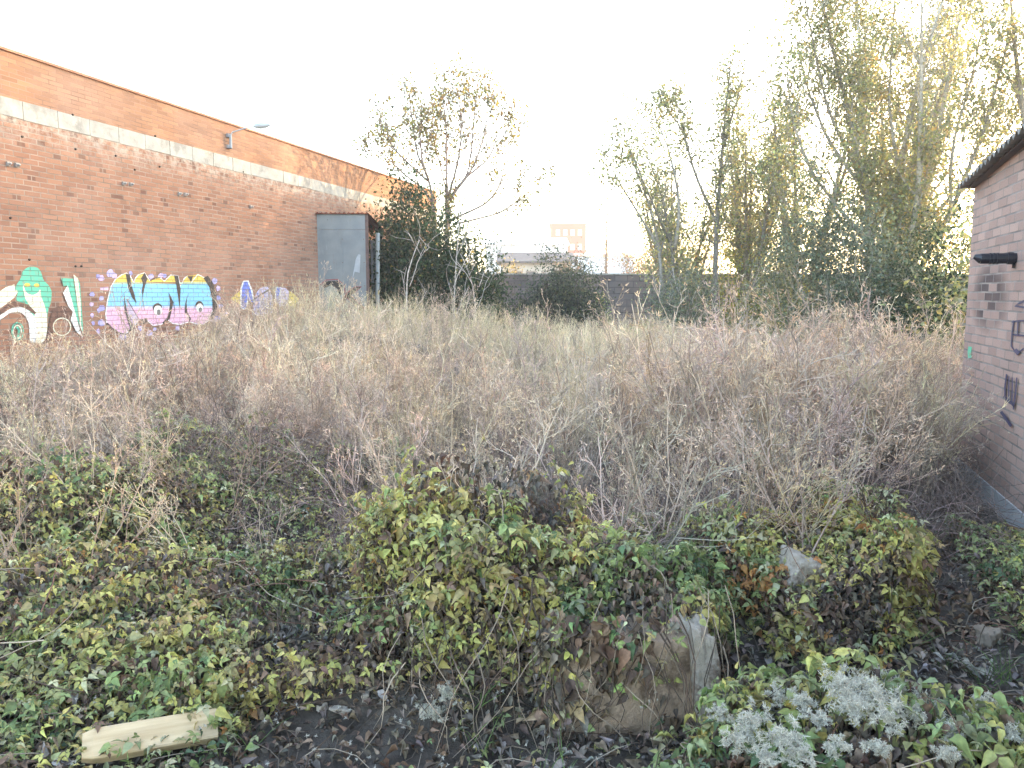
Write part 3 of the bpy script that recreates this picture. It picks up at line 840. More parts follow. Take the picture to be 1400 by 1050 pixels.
def px_line(pts, Y, r=None, dep=0.0, j=0.0):
    out = []
    n = len(pts)
    for i, (x, y) in enumerate(pts):
        out.append(at(x, y, Y + dep * i / max(1, n - 1)))
    return out
def gb(p): return (p[0], p[1], float(H(p[0], p[1])))

T_AUT = [((.16, .17, .05), 3), ((.24, .21, .05), 3), ((.30, .22, .05), 2.5), ((.20, .13, .06), 2), ((.13, .12, .07), 2)]
T_POP = [((.24, .26, .12), 4), ((.31, .32, .14), 3), ((.42, .37, .13), 2.6), ((.42, .29, .10), 1), ((.25, .25, .18), 3)]
T_WIL = [((.19, .22, .16), 4), ((.15, .18, .12), 3), ((.25, .25, .14), 2), ((.09, .12, .07), 2)]
T_DRK = [((.030, .055, .026), 4), ((.05, .085, .035), 3), ((.085, .11, .06), 2), ((.15, .14, .06), .6)]
T_YEL = [((.24, .26, .05), 4), ((.34, .29, .05), 3), ((.14, .18, .05), 2)]

# the vase-shaped tree in front of the warehouse corner
Y0 = 20.6
bp = at(613, 430, Y0); bp[2] = H(bp[0], bp[1]) - .05
fork = at(613, 290, Y0)
br = lambda pts, dep, r0=.036, r1=.008: (px_line(pts, Y0, dep=dep), r0, r1)
tree("autumn_tree", "half-bare autumn tree with many upright limbs rising near the grey metal lean-to", "tree", bp,
     [([bp, at(612, 340, Y0), fork, at(612, 272, Y0)], .085, .055), ([bp + [-.2, .1, 0], at(598, 340, Y0), at(592, 278, Y0)], .065, .042),
      br([(592, 278), (586, 246), (568, 210), (564, 170), (560, 125)], .8), br([(586, 246), (578, 226), (573, 170), (566, 140)], -.9),
      br([(612, 272), (610, 230), (612, 170), (606, 130), (615, 96)], .5), br([(612, 272), (628, 220), (630, 160), (624, 118)], -1.2),
      br([(613, 272), (640, 240), (646, 190), (650, 140), (655, 108)], .9), br([(614, 274), (650, 226), (662, 180), (665, 130)], -.5),
      br([(618, 300), (669, 278), (690, 242), (692, 210), (702, 170)], 1.3, .032), br([(620, 306), (680, 292), (715, 268), (744, 240)], -1.0, .03),
      br([(592, 280), (576, 254), (546, 234), (522, 210), (515, 182)], .7, .03), br([(586, 248), (550, 215), (530, 190), (526, 150)], -1.4, .03),
      br([(546, 234), (520, 228), (495, 200)],   .2, .022), br([(613, 300), (605, 240), (590, 190), (588, 140)], 1.4, .028), br([(640, 240), (672, 215), (684, 150)], 1.0, .028)],
     11, bark=(.30, .23, .21), nb=17, blen=1.05, start=.3, ntw=9, twl=.45, leaves=4.8, lsize=.085, spread=.08, pal=T_AUT,
     clump=lambda p: 1.0 + .9 * float(vnoise(p[0] * 2.2, p[1] * 2.2, p[2] * 2.2, 5)) + .25 * (p[2] - 5))
# pale saplings in front of the ivy
for sx, top, lab in ((620, 303, "slender pale-barked sapling standing before the dark ivy bush"), (655, 345, "leaning thin grey sapling at the right edge of the ivy bush"), (560, 330, "thin crooked bare sapling beside the metal lean-to")):
    p0 = at(sx, 425, 16.2); p0[2] = H(p0[0], p0[1]) - .03
    lean = {620: (0, 2), 655: (-14, -26), 560: (-12, 14)}[sx]
    tree("sapling", lab, "sapling", p0, [([p0, at(sx + lean[0] * .5, (425 + top) / 2, 16.2), at(sx + lean[1], top, 16.3)], .021, .008),
         ([at(sx, 392, 16.2), at(sx + 10, 365, 16.1), at(sx + 25, 335, 16.0)], .011, .005)], sx, bark=(.42, .38, .35), nb=7, blen=.8, ntw=3, leaves=1.2, lsize=.07, pal=T_AUT, group="saplings near the metal lean-to")

def shrub(name, label, cat, base, rad, seed, pal, n=5000, lsize=.075, stems=14, group=None, bark=(.13, .11, .10), core=.45, bump=.28, tilt=1.0, mat_=None, twigs=0):
    """a rounded bush: stems from the base and leaf clumps through the whole volume"""
    r = np.random.default_rng(seed)
    root = thing(name, label, cat, tuple(base), 0, group)
    tm, cm = MB(), MB()
    rad = np.asarray(rad, float)
    ends = []
    for k in range(stems):
        d = r.normal(0, 1, 3); d[2] = abs(d[2]) + .5; d = unit(d)
        e = d * rad * r.uniform(.75, 1.05)
        mid = e * .5 * np.array([.6, .6, 1.1]) + r.normal(0, .05, 3)
        P = np.array([[0, 0, -.05] + r.normal(0, .04, 3) * [1, 1, 0], mid * .5, mid, e])
        Pd = np.array([poly_at(P, x)[0] for x in np.linspace(0, 1, 9)]); Pd[1:-1] += r.normal(0, .03, (7, 3))
        tm.tube(Pd, .022, .006, 5, np.array(bark) * r.uniform(.7, 1.3), False)
        ends.append(Pd)
    for k in range(twigs):
        d = r.normal(0, 1, 3); d[2] = abs(d[2]) + .1; d = unit(d)
        s_ = d * rad * r.uniform(.55, .9)
        tm.tube(wander(s_, unit(d + r.normal(0, .4, 3)), r.uniform(.3, .7) * rad.min(), 4, r, .2, .1), .008, .003, 3, np.array(bark) * r.uniform(1.2, 2.4), False)
    tm.build("stem", M_BARK, root, smooth=True)
    # clump centres
    nc = max(12, n // 55)
    d = r.normal(0, 1, (nc, 3)); d[:, 2] = np.abs(d[:, 2]); d = unit(d)
    fac = 1 + bump * vnoise(d[:, 0] * 4, d[:, 1] * 4, d[:, 2] * 4, seed)
    C_ = d * rad * (fac * r.uniform(core, 1.0, nc) ** .7)[:, None]
    cs = rad.mean() * r.uniform(.07, .17, nc)
    hue = r.uniform(.7, 1.35, nc)
    k = r.integers(0, nc, n)
    P = C_[k] + r.normal(0, 1, (n, 3)) * cs[k][:, None]
    P[:, 2] = np.maximum(P[:, 2], .02)
    Rm = frames(r.normal(0, 1, (n, 3)) - [0, 0, .4], unit(P / rad) + r.normal(0, tilt * .6, (n, 3)) + [0, 0, .3])
    cm.inst(FARLEAF, P, Rm, lsize * r.uniform(.55, 1.25, n), pick(pal, n, .25, r) * hue[k][:, None])
    cm.build("foliage", mat_ or M_TREELEAF, root, smooth=True)
    return root
shrub("ivy_bush", "tall dark ivy bush swallowing the end of the warehouse beside the metal lean-to", "bush", gb(at(553, 425, 19.2)), (1.05, 1.0, 4.3), 21, T_DRK, 30000, .085, 16, twigs=70, bark=(.2, .17, .15))
shrub("ivy_bush", "rounded dark green bush under the half-bare autumn tree", "bush", gb(at(630, 425, 18.7)), (1.1, 1.0, 3.3), 22, T_DRK, 26000, .085, 12, twigs=60, bark=(.22, .19, .17))
shrub("dark_shrub", "wide dark shrub standing in front of the grey block wall", "bush", gb(at(765, 430, 22.5)), (1.5, 1.1, 2.6), 23, [((.05, .065, .05), 4), ((.08, .10, .065), 3), ((.12, .135, .075), 1.5)], 30000, .07, 14, twigs=80, bark=(.10, .085, .09))
shrub("dark_shrub", "low purplish bare-twigged shrub against the block wall's left end", "bush", gb(at(712, 430, 22.8)), (1.2, .8, 1.3), 24, [((.06, .055, .055), 4), ((.10, .10, .07), 1)], 4500, .06, 14, twigs=120, bark=(.09, .075, .085))
shrub("sapling_bush", "small bright green ivy bush climbing the block wall", "bush", gb(at(812, 430, 23)), (.5, .5, 1.9), 25, P_GRN, 4200, .07, 8)
shrub("yellow_green_plant", "low yellow-green leafy plant at the foot of the leaning poplar", "plant", gb(at(890, 436, 20.5)), (1.1, .6, 1.0), 26, T_YEL, 5000, .07, 8)
shrub("backlit_bush", "bright yellow-green bush glowing between the tall trees", "bush", gb(at(1042, 440, 22.5)), (1.7, 1.2, 3.3), 27, T_YEL + T_POP[:2], 12000, .085, 14)
shrub("willow_bush", "grey-green willow bush left of the big multi-stemmed poplar", "bush", gb(at(1105, 445, 18.5)), (1.4, 1.2, 3.9), 28, T_WIL, 17000, .075, 16, twigs=80, bark=(.3, .27, .24))
shrub("willow_bush", "grey-green willow bush in front of the big multi-stemmed poplar", "bush", gb(at(1185, 445, 17.5)), (1.4, 1.1, 3.5), 29, T_WIL, 17000, .075, 16, twigs=90, bark=(.3, .27, .24))
shrub("willow_bush", "dark green willow bush by the far corner of the brick shed", "bush", gb(at(1275, 448, 16.5)), (1.45, 1.2, 3.2), 30, T_WIL[1:] + T_DRK[:2], 20000, .075, 16, twigs=60, bark=(.2, .18, .15))
shrub("willow_bush", "pale sparse willow bush under the leaning poplar", "bush", gb(at(935, 440, 19.5)), (1.1, .9, 2.5), 31, T_WIL[:3], 6500, .075, 14, twigs=90, bark=(.34, .31, .28))
shrub("sun_blocking_bush", "broad leafy bush rising behind the brick shed's corner", "bush", (9.6, 13.0, 0), (2.4, 2.2, 4.2), 32, T_POP, 20000, .10, 14)  # added bush behind the shed, keeps the low sun off the weeds

# leaning small poplar
Yp = 21.0
p0 = at(906, 432, Yp); p0[2] = H(p0[0], p0[1]) - .05
tree("leaning_poplar", "small several-stemmed poplar leaning left before the block wall", "tree", p0,
     [([p0, at(903, 343, Yp), at(886, 274, Yp), at(860, 206, Yp + .5)], .07, .015), ([at(903, 343, Yp), at(872, 290, Yp), at(840, 240, Yp - .5), at(828, 212, Yp - .7)], .04, .012),
      ([p0 + [.3, .2, 0], at(922, 340, Yp), at(905, 260, Yp + .8), at(880, 200, Yp + 1)], .06, .013), ([at(915, 330, Yp), at(880, 250, Yp - 1), at(858, 195, Yp - 1.2)], .035, .01),
      ([at(922, 340, Yp), at(930, 280, Yp), at(915, 205, Yp + .3), at(893, 150, Yp + .4)], .05, .012)],
     41, bark=(.24, .22, .2), nb=14, blen=1.5, start=.25, ntw=6, twl=.5, leaves=15, lsize=.085, spread=.15, pal=T_POP,
     clump=lambda p: 1 + .8 * float(vnoise(p[0] * 1.8, p[1] * 1.8, p[2] * 1.8, 6)))
p0 = at(978, 432, 21.5); p0[2] = H(p0[0], p0[1]) - .05
Yp = 21.5
tree("slender_poplar", "slender tall poplar with a dark narrow crown and one limb leaning left", "tree", p0,
     [([p0, at(978, 340, Yp), at(984, 240, Yp), at(992, 150, Yp), at(998, 82, Yp)], .10, .015),
      ([at(979, 305, Yp), at(952, 240, Yp), at(934, 175, Yp - .5), at(905, 140, Yp - .6)], .05, .012), ([at(990, 200, Yp), at(1010, 130, Yp + .5), at(1024, 60, Yp + .5)], .035, .01)],
     42, bark=(.23, .21, .19), nb=15, blen=1.1, start=.36, ntw=6, twl=.45, leaves=17, lsize=.09, spread=.14, pal=[((.10, .13, .06), 3)] + T_POP, up=.2,
     clump=lambda p: 1 + .8 * float(vnoise(p[0] * 1.8, p[1] * 1.8, p[2] * 1.6, 7)))
# the big multi-stemmed poplar
Yc = 20.0
c0 = at(1225, 440, Yc); c0[2] = H(c0[0], c0[1]) - .1
def tc(pts, dep, r0=.11, r1=.02, ox=0):
    P = px_line(pts, Yc, dep=dep)
    P = [c0 + [(pts[0][0] - 1225) / 1050 * Yc * .55, .0, 0]] + P
    return (P, r0, r1)
tree("big_poplar", "big multi-stemmed poplar with spreading pale trunks overtopping the frame", "tree", c0,
     [tc([(1222, 377), (1224, 300), (1237, 193), (1254, 107), (1280, 21), (1300, -50)], .8, .15), tc([(1190, 364), (1188, 279), (1175, 236), (1160, 150), (1143, 86), (1125, 0)], -1.0, .13),
      tc([(1246, 364), (1261, 300), (1276, 206), (1297, 107), (1310, 20), (1320, -40)], 1.5, .12), tc([(1254, 369), (1306, 279), (1340, 193), (1365, 110), (1380, 40)], -.8, .10),
      tc([(1192, 360), (1188, 300), (1181, 171), (1173, 64), (1168, -20)], 1.8, .12), tc([(1237, 369), (1258, 257), (1256, 171), (1263, 86), (1260, 0)], -1.8, .11),
      (px_line([(1186, 330), (1150, 290), (1110, 240), (1080, 160), (1075, 90)], Yc, dep=-1.0), .06, .012), (px_line([(1182, 260), (1130, 190), (1100, 110), (1085, 40)], Yc, dep=1.2), .055, .012),
      (px_line([(1175, 236), (1130, 150), (1110, 60), (1100, -10)], Yc, dep=-1.6), .05, .012), (px_line([(1230, 240), (1215, 150), (1220, 60), (1225, -20)], Yc, dep=.6), .05, .012),
      (px_line([(1270, 300), (1330, 240), (1385, 170), (1400, 120)], Yc, dep=1.5), .05, .012), (px_line([(1186, 340), (1120, 320), (1070, 280), (1045, 230)], Yc, dep=.6), .045, .01),
      (px_line([(1300, 290), (1300, 200), (1330, 100), (1345, 20)], Yc, dep=-1.4), .05, .012)],
     43, bark=(.33, .30, .26), nb=14, blen=1.5, start=.16, ntw=7, twl=.55, leaves=21, lsize=.092, spread=.15, pal=T_POP, up=.2,
     clump=lambda p: 1.05 + 1.0 * float(vnoise(p[0] * 1.9, p[1] * 1.5, p[2] * 1.3, 9)))
# further trees behind
def plain_tree(name, label, base, hgt, seed, pal, nst=3, lean=.12, group=None, leaves=14, **kw):
    r = np.random.default_rng(seed); base = np.array(base, float)
    trs = []
    for k in range(nst):
        a = r.uniform(0, 6.28); d = np.array([math.cos(a), math.sin(a), 0]) * lean * hgt * r.uniform(.3, 1)
        trs.append(([base + d * .05 - [0, 0, .1], base + d * .35 + [0, 0, hgt * .4], base + d * .8 + [0, 0, hgt * .75], base + d + [0, 0, hgt * r.uniform(.85, 1.05)]], .018 * hgt, .012))
    return tree(name, label, "tree", base, trs, seed, pal=pal, group=group, leaves=leaves, **kw)
plain_tree("poplar", "poplar half hidden behind the big poplar's right side, above the brick shed", (13.6, 19.2, 0), 9.5, 51, T_POP, 4, .2, nb=10, blen=1.5, lsize=.11, leaves=18, spread=.16)
plain_tree("poplar", "leafy poplar behind the block wall between the slender poplar and the big poplar", (8.0, 26.5, 0), 7.5, 52, T_POP, 4, .2, nb=12, blen=1.6, lsize=.11, leaves=16, spread=.17)
plain_tree("poplar", "tall poplar behind the block wall, in back of the big poplar", (13.5, 27.5, 0), 10.5, 53, T_POP, 5, .22, nb=11, blen=1.8, lsize=.12, leaves=16, spread=.18)
plain_tree("scrub_tree", "low reddish scrub tree above the block wall behind the dark shrub", (2.6, 36, 0), 2.7, 54, [((.26, .17, .12), 3), ((.22, .2, .10), 2)], 5, .35, nb=16, blen=1.3, lsize=.10, leaves=9, spread=.2)
plain_tree("scrub_tree", "reddish scrub tree beyond the block wall left of the leaning poplar", (6.2, 38, 0), 3.4, 55, [((.28, .16, .10), 3), ((.24, .2, .10), 2)], 5, .35, nb=16, blen=1.4, lsize=.10, leaves=9, spread=.2)
plain_tree("scrub_tree", "yellowish scrub tree beyond the block wall in front of the stone house", (-.2, 40, 0), 2.6, 56, [((.36, .27, .08), 3), ((.26, .2, .12), 2)], 5, .4, nb=16, blen=1.3, lsize=.10, leaves=8, spread=.2)
plain_tree("poplar", "thin airy poplar between the slender poplar and the big poplar", (6.9, 22.6, 0), 6.6, 58, T_POP, 4, .16, nb=13, blen=1.3, lsize=.085, leaves=12, spread=.16)
plain_tree("poplar", "short bushy poplar filling the gap at the leaning poplar's right", (5.2, 23.3, 0), 4.8, 59, T_POP, 4, .22, nb=15, blen=1.2, lsize=.085, leaves=10, spread=.16)
plain_tree("poplar", "broad pale poplar behind the big poplar's lowest left bough", (8.3, 22.4, 0), 7.6, 60, T_POP, 5, .20, nb=13, blen=1.6, lsize=.088, leaves=11, spread=.15)
plain_tree("poplar", "low wide poplar beyond the block wall behind the leaning poplar", (5.6, 27.2, 0), 5.6, 61, T_POP, 6, .30, nb=15, blen=1.5, lsize=.09, leaves=6, spread=.16)
plain_tree("dead_tree", "narrow dead brown tree standing up beside the red apartment block", (6.9, 57, 0), 7.6, 57, [((.24, .19, .13), 3)], 1, .02, nb=26, blen=.32, ntw=3, twl=.25, lsize=.10, leaves=7, spread=.12, bark=(.17, .12, .10))

# ------------------------------------------------------------------ dry weeds
def weed_proto(seed, kind_='weed', low=False):
    """one dead plant, height 1: returns V,Q,T and a per-vertex brightness"""
    r = np.random.default_rng(seed); m = MB()
    def seedhead(p, d, k, s):
        for _ in range(k):
            q = p + r.normal(0, .012 * s, 3)
            dd = unit(d + r.normal(0, .8, 3)); sd = unit(np.cross(dd, r.normal(0, 1, 3)))
            m.ribbon([q, q + dd * .012 * s, q + dd * .028 * s], .0035 * s, .001, sd, (1.25, 1.2, 1.1))
    if kind_ == 'weed':
        for k in range(4 if low else 5):
            a = r.uniform(0, 6.28); lean = abs(r.normal(0, .25)) + .03
            P = wander((r.normal(0, .04), r.normal(0, .04), 0), unit(np.array([math.cos(a) * lean, math.sin(a) * lean, 1])), r.uniform(.75, 1.12), 6, r, .07, .02)
            sh = r.uniform(.75, 1.15)
            m.tube(P, .0042, .0020, 3, (sh, sh, sh), False)
            for q in range(7 if low else 9):
                t = r.uniform(.25, 1.0); p, d = poly_at(P, min(t, .99))
                d2 = unit(d + unit(r.normal(0, 1, 3) * [1, 1, .3]) * r.uniform(.5, 1.0))
                L = r.uniform(.10, .34) * (1.25 - .7 * t)
                B = wander(p, d2, L, 3, r, .16, .10)
                m.tube(B, .0024, .0013, 3, (sh, sh, sh), False)
                for z in range(2 if low else 3):
                    p3, d3 = poly_at(B, r.uniform(.35, .99))
                    T_ = wander(p3, unit(d3 + r.normal(0, .55, 3)), r.uniform(.04, .12), 2, r, .2, .08)
                    m.ribbon(T_, .0015, .0010, unit(np.cross(T_[-1] - T_[0], r.normal(0, 1, 3))), (sh * 1.1,) * 3)
                    seedhead(T_[-1], unit(T_[-1] - T_[0]), 2 if low else 3, 1.0 if not low else .9)
                seedhead(B[-1], d2, 2, 1.2)
    elif kind_ == 'stalk':
        for k in range(3):
            a = r.uniform(0, 6.28); lean = abs(r.normal(0, .32)) + .03
            P = wander((r.normal(0, .06), r.normal(0, .06), 0), unit(np.array([math.cos(a) * lean, math.sin(a) * lean, 1])), r.uniform(.7, 1.2), 7, r, .08, .02)
            sh = r.uniform(.8, 1.35)
            m.tube(P, .0060, .0026, 4, (sh, sh, sh), False)
            for q in range(7):
                p, d = poly_at(P, r.uniform(.2, .99))
                B = wander(p, unit(d + unit(r.normal(0, 1, 3) * [1, 1, .3]) * r.uniform(.4, 1.0)), r.uniform(.12, .42), 4, r, .18, .06)
                m.tube(B, .0032, .0016, 3, (sh, sh, sh), False)
                for z in range(3):
                    p3, d3 = poly_at(B, r.uniform(.3, .99))
                    T_ = wander(p3, unit(d3 + r.normal(0, .6, 3)), r.uniform(.05, .16), 2, r, .25, .05)
                    m.tube(T_, .0019, .0012, 3, (sh * 1.1,) * 3, False)
                    seedhead(T_[-1], unit(T_[-1] - T_[0]), 3, 1.05)
    elif kind_ == 'plume':
        for k in range(16 if low else 24):
            a = r.uniform(0, 6.28); lean = abs(r.normal(0, .28)) + .04
            P = wander((r.normal(0, .05), r.normal(0, .05), 0), unit(np.array([math.cos(a) * lean, math.sin(a) * lean, 1])), r.uniform(.6, 1.1), 5, r, .08, -.06)
            sh = r.uniform(.8, 1.2)
            m.ribbon(P, .0022, .001, unit(np.cross(P[-1] - P[0], r.normal(0, 1, 3))), (sh, sh, sh))
            for z in range(7 if low else 12):
                p3, d3 = poly_at(P, r.uniform(.62, 1.0))
                e = unit(d3 + r.normal(0, .55, 3))
                m.ribbon([p3, p3 + e * r.uniform(.03, .10)], .0016, .0006, unit(np.cross(e, r.normal(0, 1, 3))), (sh * 1.2, sh * 1.15, sh * 1.0))
    else:          # tangle of dark dead twigs
        for k in range(26):
            p = r.normal(0, .16, 3); p[2] = abs(p[2]) * 1.2
            P = wander(p, unit(r.normal(0, 1, 3) + [0, 0, .7]), r.uniform(.25, .7), 5, r, .35, .05)
            P[:, 2] = np.abs(P[:, 2])
            sh = r.uniform(.6, 1.5)
            m.tube(P, .0024, .001, 3, (sh, sh, sh), False)
            for z in range(5):
                p3, d3 = poly_at(P, r.uniform(.2, 1)); T_ = wander(p3, unit(d3 + r.normal(0, .7, 3)), r.uniform(.05, .2), 2, r, .3, 0)
                m.ribbon(T_, .0012, .0006, unit(np.cross(T_[-1] - T_[0], r.normal(0, 1, 3))), (sh,) * 3)
    V, Q, T, C = m.arrays()
    return V, Q, (T if len(T) else None), C
W_HI = [weed_proto(100 + i) for i in range(7)]
W_LO = [weed_proto(200 + i, 'weed', True) for i in range(6)]
S_PR = [weed_proto(600 + i, 'stalk') for i in range(9)]
P_HI = [weed_proto(300 + i, 'plume') for i in range(4)]
P_LO = [weed_proto(400 + i, 'plume', True) for i in range(4)]
D_PR = [weed_proto(500 + i, 'tangle') for i in range(5)]
def scatter(mb, protos, P, hgt, col, r, tilt=.16):
    n = len(P)
    if n == 0: return
    k = r.integers(0, len(protos), n)
    up = unit(np.stack([r.normal(0, tilt, n), r.normal(0, tilt, n), np.ones(n)], -1))
    a = r.uniform(0, 6.283, n)
    x = np.stack([np.cos(a), np.sin(a), np.zeros(n)], -1)
    y = unit(np.cross(up, x)); x = np.cross(y, up)
    Rm = np.stack([x, y, up], -1)
    for i, (V, Q, T, C) in enumerate(protos):
        m = k == i
        cc = np.clip(C[None] * col[m][:, None, :], .005, .85)
        mb.inst((V, Q, T), P[m], Rm[m], hgt[m], cc)
def front(x):      # where the weeds begin
    return np.interp(x, [-8, -3.2, -2.6, -1.3, -.5, .2, .9, 1.5, 2.6, 3.4, 4.5], [5.5, 5.3, 5.9, 5.4, 4.1, 5.2, 5.8, 4.9, 4.9, 5.5, 6.4])
WARM = np.array([1.035, .98, .945])
r = np.random.default_rng(77)
def field(n):
    x = r.uniform(-10, 13, n); y = r.uniform(4, 22.5, n)
    wallx = -9.8 + kL * y
    ok = (y > front(x) + r.uniform(0, .5, n)) & (x > wallx + .25) & (x < .66 * y + .6)
    inR = ((np.stack([x, y], -1) - R0[:2]) @ nR[:2] < .38) & ((np.stack([x, y], -1) - R0[:2]) @ uR[:2] < .2)
    inS = (x > pF[0] - .1) & (x < pF[0] + wS + .1) & (y > pF[1] - .1) & (y < pF[1] + dS)
    ok &= ~inR & ~inS
    x, y = x[ok], y[ok]
    return np.stack([x, y, H(x, y) - .02], -1)
TANS = [((.43, .365, .315), 4), ((.49, .42, .35), 3), ((.37, .315, .285), 4), ((.55, .475, .38), 2), ((.29, .24, .215), 1.5)]
STRAW = [((.60, .525, .40), 4), ((.55, .485, .36), 3), ((.46, .43, .30), 2), ((.65, .57, .44), 2)]
STALKC = [((.52, .44, .365), 4), ((.58, .495, .39), 2), ((.43, .365, .32), 3), ((.30, .235, .195), 1.2), ((.48, .37, .28), 2)]
P = field(11500)
near = P[:, 1] < 9.5
patch = vnoise(P[:, 0] * .9, P[:, 1] * .9, 0, 31)
hgt = (1.0 + .20 * patch + .12 * vnoise(P[:, 0] * 2.4, P[:, 1] * 2.4, 0, 33) + r.normal(0, .13, len(P)))
hgt *= 1 - .30 * np.clip((P[:, 1] - 12) / 5, 0, 1) * np.clip((P[:, 0] + 1.2) / 2, 0, 1)
hgt = np.where(P[:, 1] > 16, hgt * .95, hgt)
hgt *= np.clip(.7 + (P[:, 1] - front(P[:, 0])) * .25, .65, 1.0)
left = np.clip((-3.2 - P[:, 0]) / 2, 0, 1)            # lower and darker by the graffiti wall
hgt *= 1 - .22 * left
plume = (r.uniform(0, 1, len(P)) < np.clip((P[:, 1] - 7) / 8, .10, .72) + .2 * left)
gapn = vnoise(P[:, 0] * 2.1, P[:, 1] * 2.1, 0, 35)
dens = r.uniform(0, 1, len(P)) < np.where(near, .68 + .32 * gapn, .66 + .2 * patch)
stk = r.uniform(0, 1, len(P)) < .55
wm = MB()
for sel, protos, pal in ((near & ~plume & dens & ~stk, W_HI, TANS), (near & ~plume & dens & stk, S_PR, STALKC), (~near & ~plume & dens & stk & (P[:, 1] < 11) & (gapn > .1), S_PR, STALKC), (~near & ~plume & dens & ~(stk & (P[:, 1] < 11) & (gapn > .1)), W_LO, TANS), (near & plume & dens, P_HI, STRAW), (~near & plume & dens, P_LO, STRAW)):
    scatter(wm, protos, P[sel], hgt[sel], pick(pal, int(sel.sum()), .2, r) * WARM, r, .24)
x = r.uniform(-3, 2.6, 260); y = r.uniform(3.5, 5.4, 260); k = (y < front(x) + .2) & (x < 1.75) & (r.uniform(0, 1, 260) < .46 - .32 * (x < -.8))
x, y = x[k], y[k]
scatter(wm, S_PR, np.stack([x, y, H(x, y)], -1), r.uniform(.45, .95, len(x)), pick(STALKC, len(x), .2, r) * WARM, r, .45)
kind(wm.build("dry_weeds", M_WEED), 'stuff', "dry tan dead weeds filling the whole lot", "weeds")
# dark tangles at the weeds' foot and in the hollow
DK = [((.18, .135, .125), 3), ((.26, .20, .18), 3), ((.11, .085, .08), 1.5)]
tm_ = MB()
x = r.uniform(-7, 4.6, 1500); y = r.uniform(3.2, 9.5, 1500)
keep = (y > front(x) - .9) & (x > -9.8 + kL * y + .3) & (x < .62 * y) & (r.uniform(0, 1, 1500) < .75)
x, y = x[keep], y[keep]
scatter(tm_, D_PR, np.stack([x, y, H(x, y)], -1), r.uniform(.5, 1.0, len(x)), pick(DK, len(x), .2, r), r, .3)
x = r.normal(.55, .35, 70); y = r.normal(4.6, .35, 70)
scatter(tm_, D_PR, np.stack([x, y, H(x, y)], -1), r.uniform(.5, .8, 70), pick(DK, 70, .2, r), r, .3)
x = r.uniform(-6, -3.6, 150); y = r.uniform(7.0, 9.2, 150)
scatter(tm_, D_PR, np.stack([x, y, H(x, y)], -1), r.uniform(.9, 1.4, 150), pick(DK, 150, .2, r), r, .3)
kind(tm_.build("dead_brush", M_WEED), 'stuff', "dark dead brushwood tangled under the dry weeds", "brushwood")

# single stalks that stand out
def stalk(name, label, pts, r0, col, seed, nbr=6, heads=True):
    rr = np.random.default_rng(seed); pts = [np.array(p) for p in pts]
    base = pts[0]; m = MB()
    Pd = np.array([poly_at(np.array(pts) - base, t)[0] for t in np.linspace(0, 1, 14)])
    for _ in range(2): Pd[1:-1] = (Pd[:-2] + 2 * Pd[1:-1] + Pd[2:]) / 4
    m.tube(Pd, r0, r0 * .4, 5, col)
    for k in range(nbr):
        p, d = poly_at(Pd, rr.uniform(.45, 1)); B = wander(p, unit(d + rr.normal(0, .6, 3)), rr.uniform(.08, .25), 3, rr, .15, .05)
        m.tube(B, r0 * .4, r0 * .2, 3, np.array(col) * rr.uniform(.8, 1.2), False)
    o = m.build(name, M_WEED, None, True, loc=tuple(base))
    return tag(o, label, "stalk")
def gp(px, py, Y, dz=0):
    p = at(px, py, Y); p[2] = H(p[0], p[1]) + dz; return p
stalk("dock_stalk", "dark brown dock stalk standing up before the small blue graffiti letters", [gp(322, 480, 9.0), at(322, 470, 9.0), at(327, 445, 9.0), at(329, 428, 9.0)], .008, (.07, .04, .035), 1, 3)
stalk("tall_stalk", "tall straight brown stalk rising from the weeds before the leaning poplar", [gp(945, 520, 9.5), at(945, 510, 9.5), at(944, 450, 9.5), at(942, 400, 9.5)], .007, (.16, .11, .08), 2, 3)
stalk("straw_stalk", "long pale straw stalk leaning up to the right above the yellow bramble mound", [gp(618, 690, 4.2, .25), at(640, 640, 4.4), at(675, 570, 4.5), at(690, 530, 4.5)], .006, (.55, .44, .30), 3)
stalk("straw_stalk", "upright pale straw stalk on top of the yellow bramble mound", [gp(617, 690, 4.1, .2), at(617, 620, 4.2), at(619, 520, 4.3)], .006, (.50, .39, .28), 4)
stalk("straw_stalk", "tan stalk fanning right out of the dry weeds beside the brick shed", [gp(1000, 720, 5.0), at(1050, 660, 5.0), at(1100, 605, 5.1), at(1140, 560, 5.1)], .006, (.46, .36, .26), 5)
stalk("straw_stalk", "pale stalk bent over the dark hollow behind the mounds", [gp(870, 720, 4.9), at(868, 650, 4.9), at(862, 560, 5.0)], .006, (.50, .40, .30), 6)
stalk("straw_stalk", "long straw stalk leaning left out of the bramble heap below the graffiti", [gp(215, 690, 5.0, .2), at(190, 640, 5.2), at(140, 580, 5.4), at(110, 540, 5.5)], .006, (.50, .42, .30), 7)

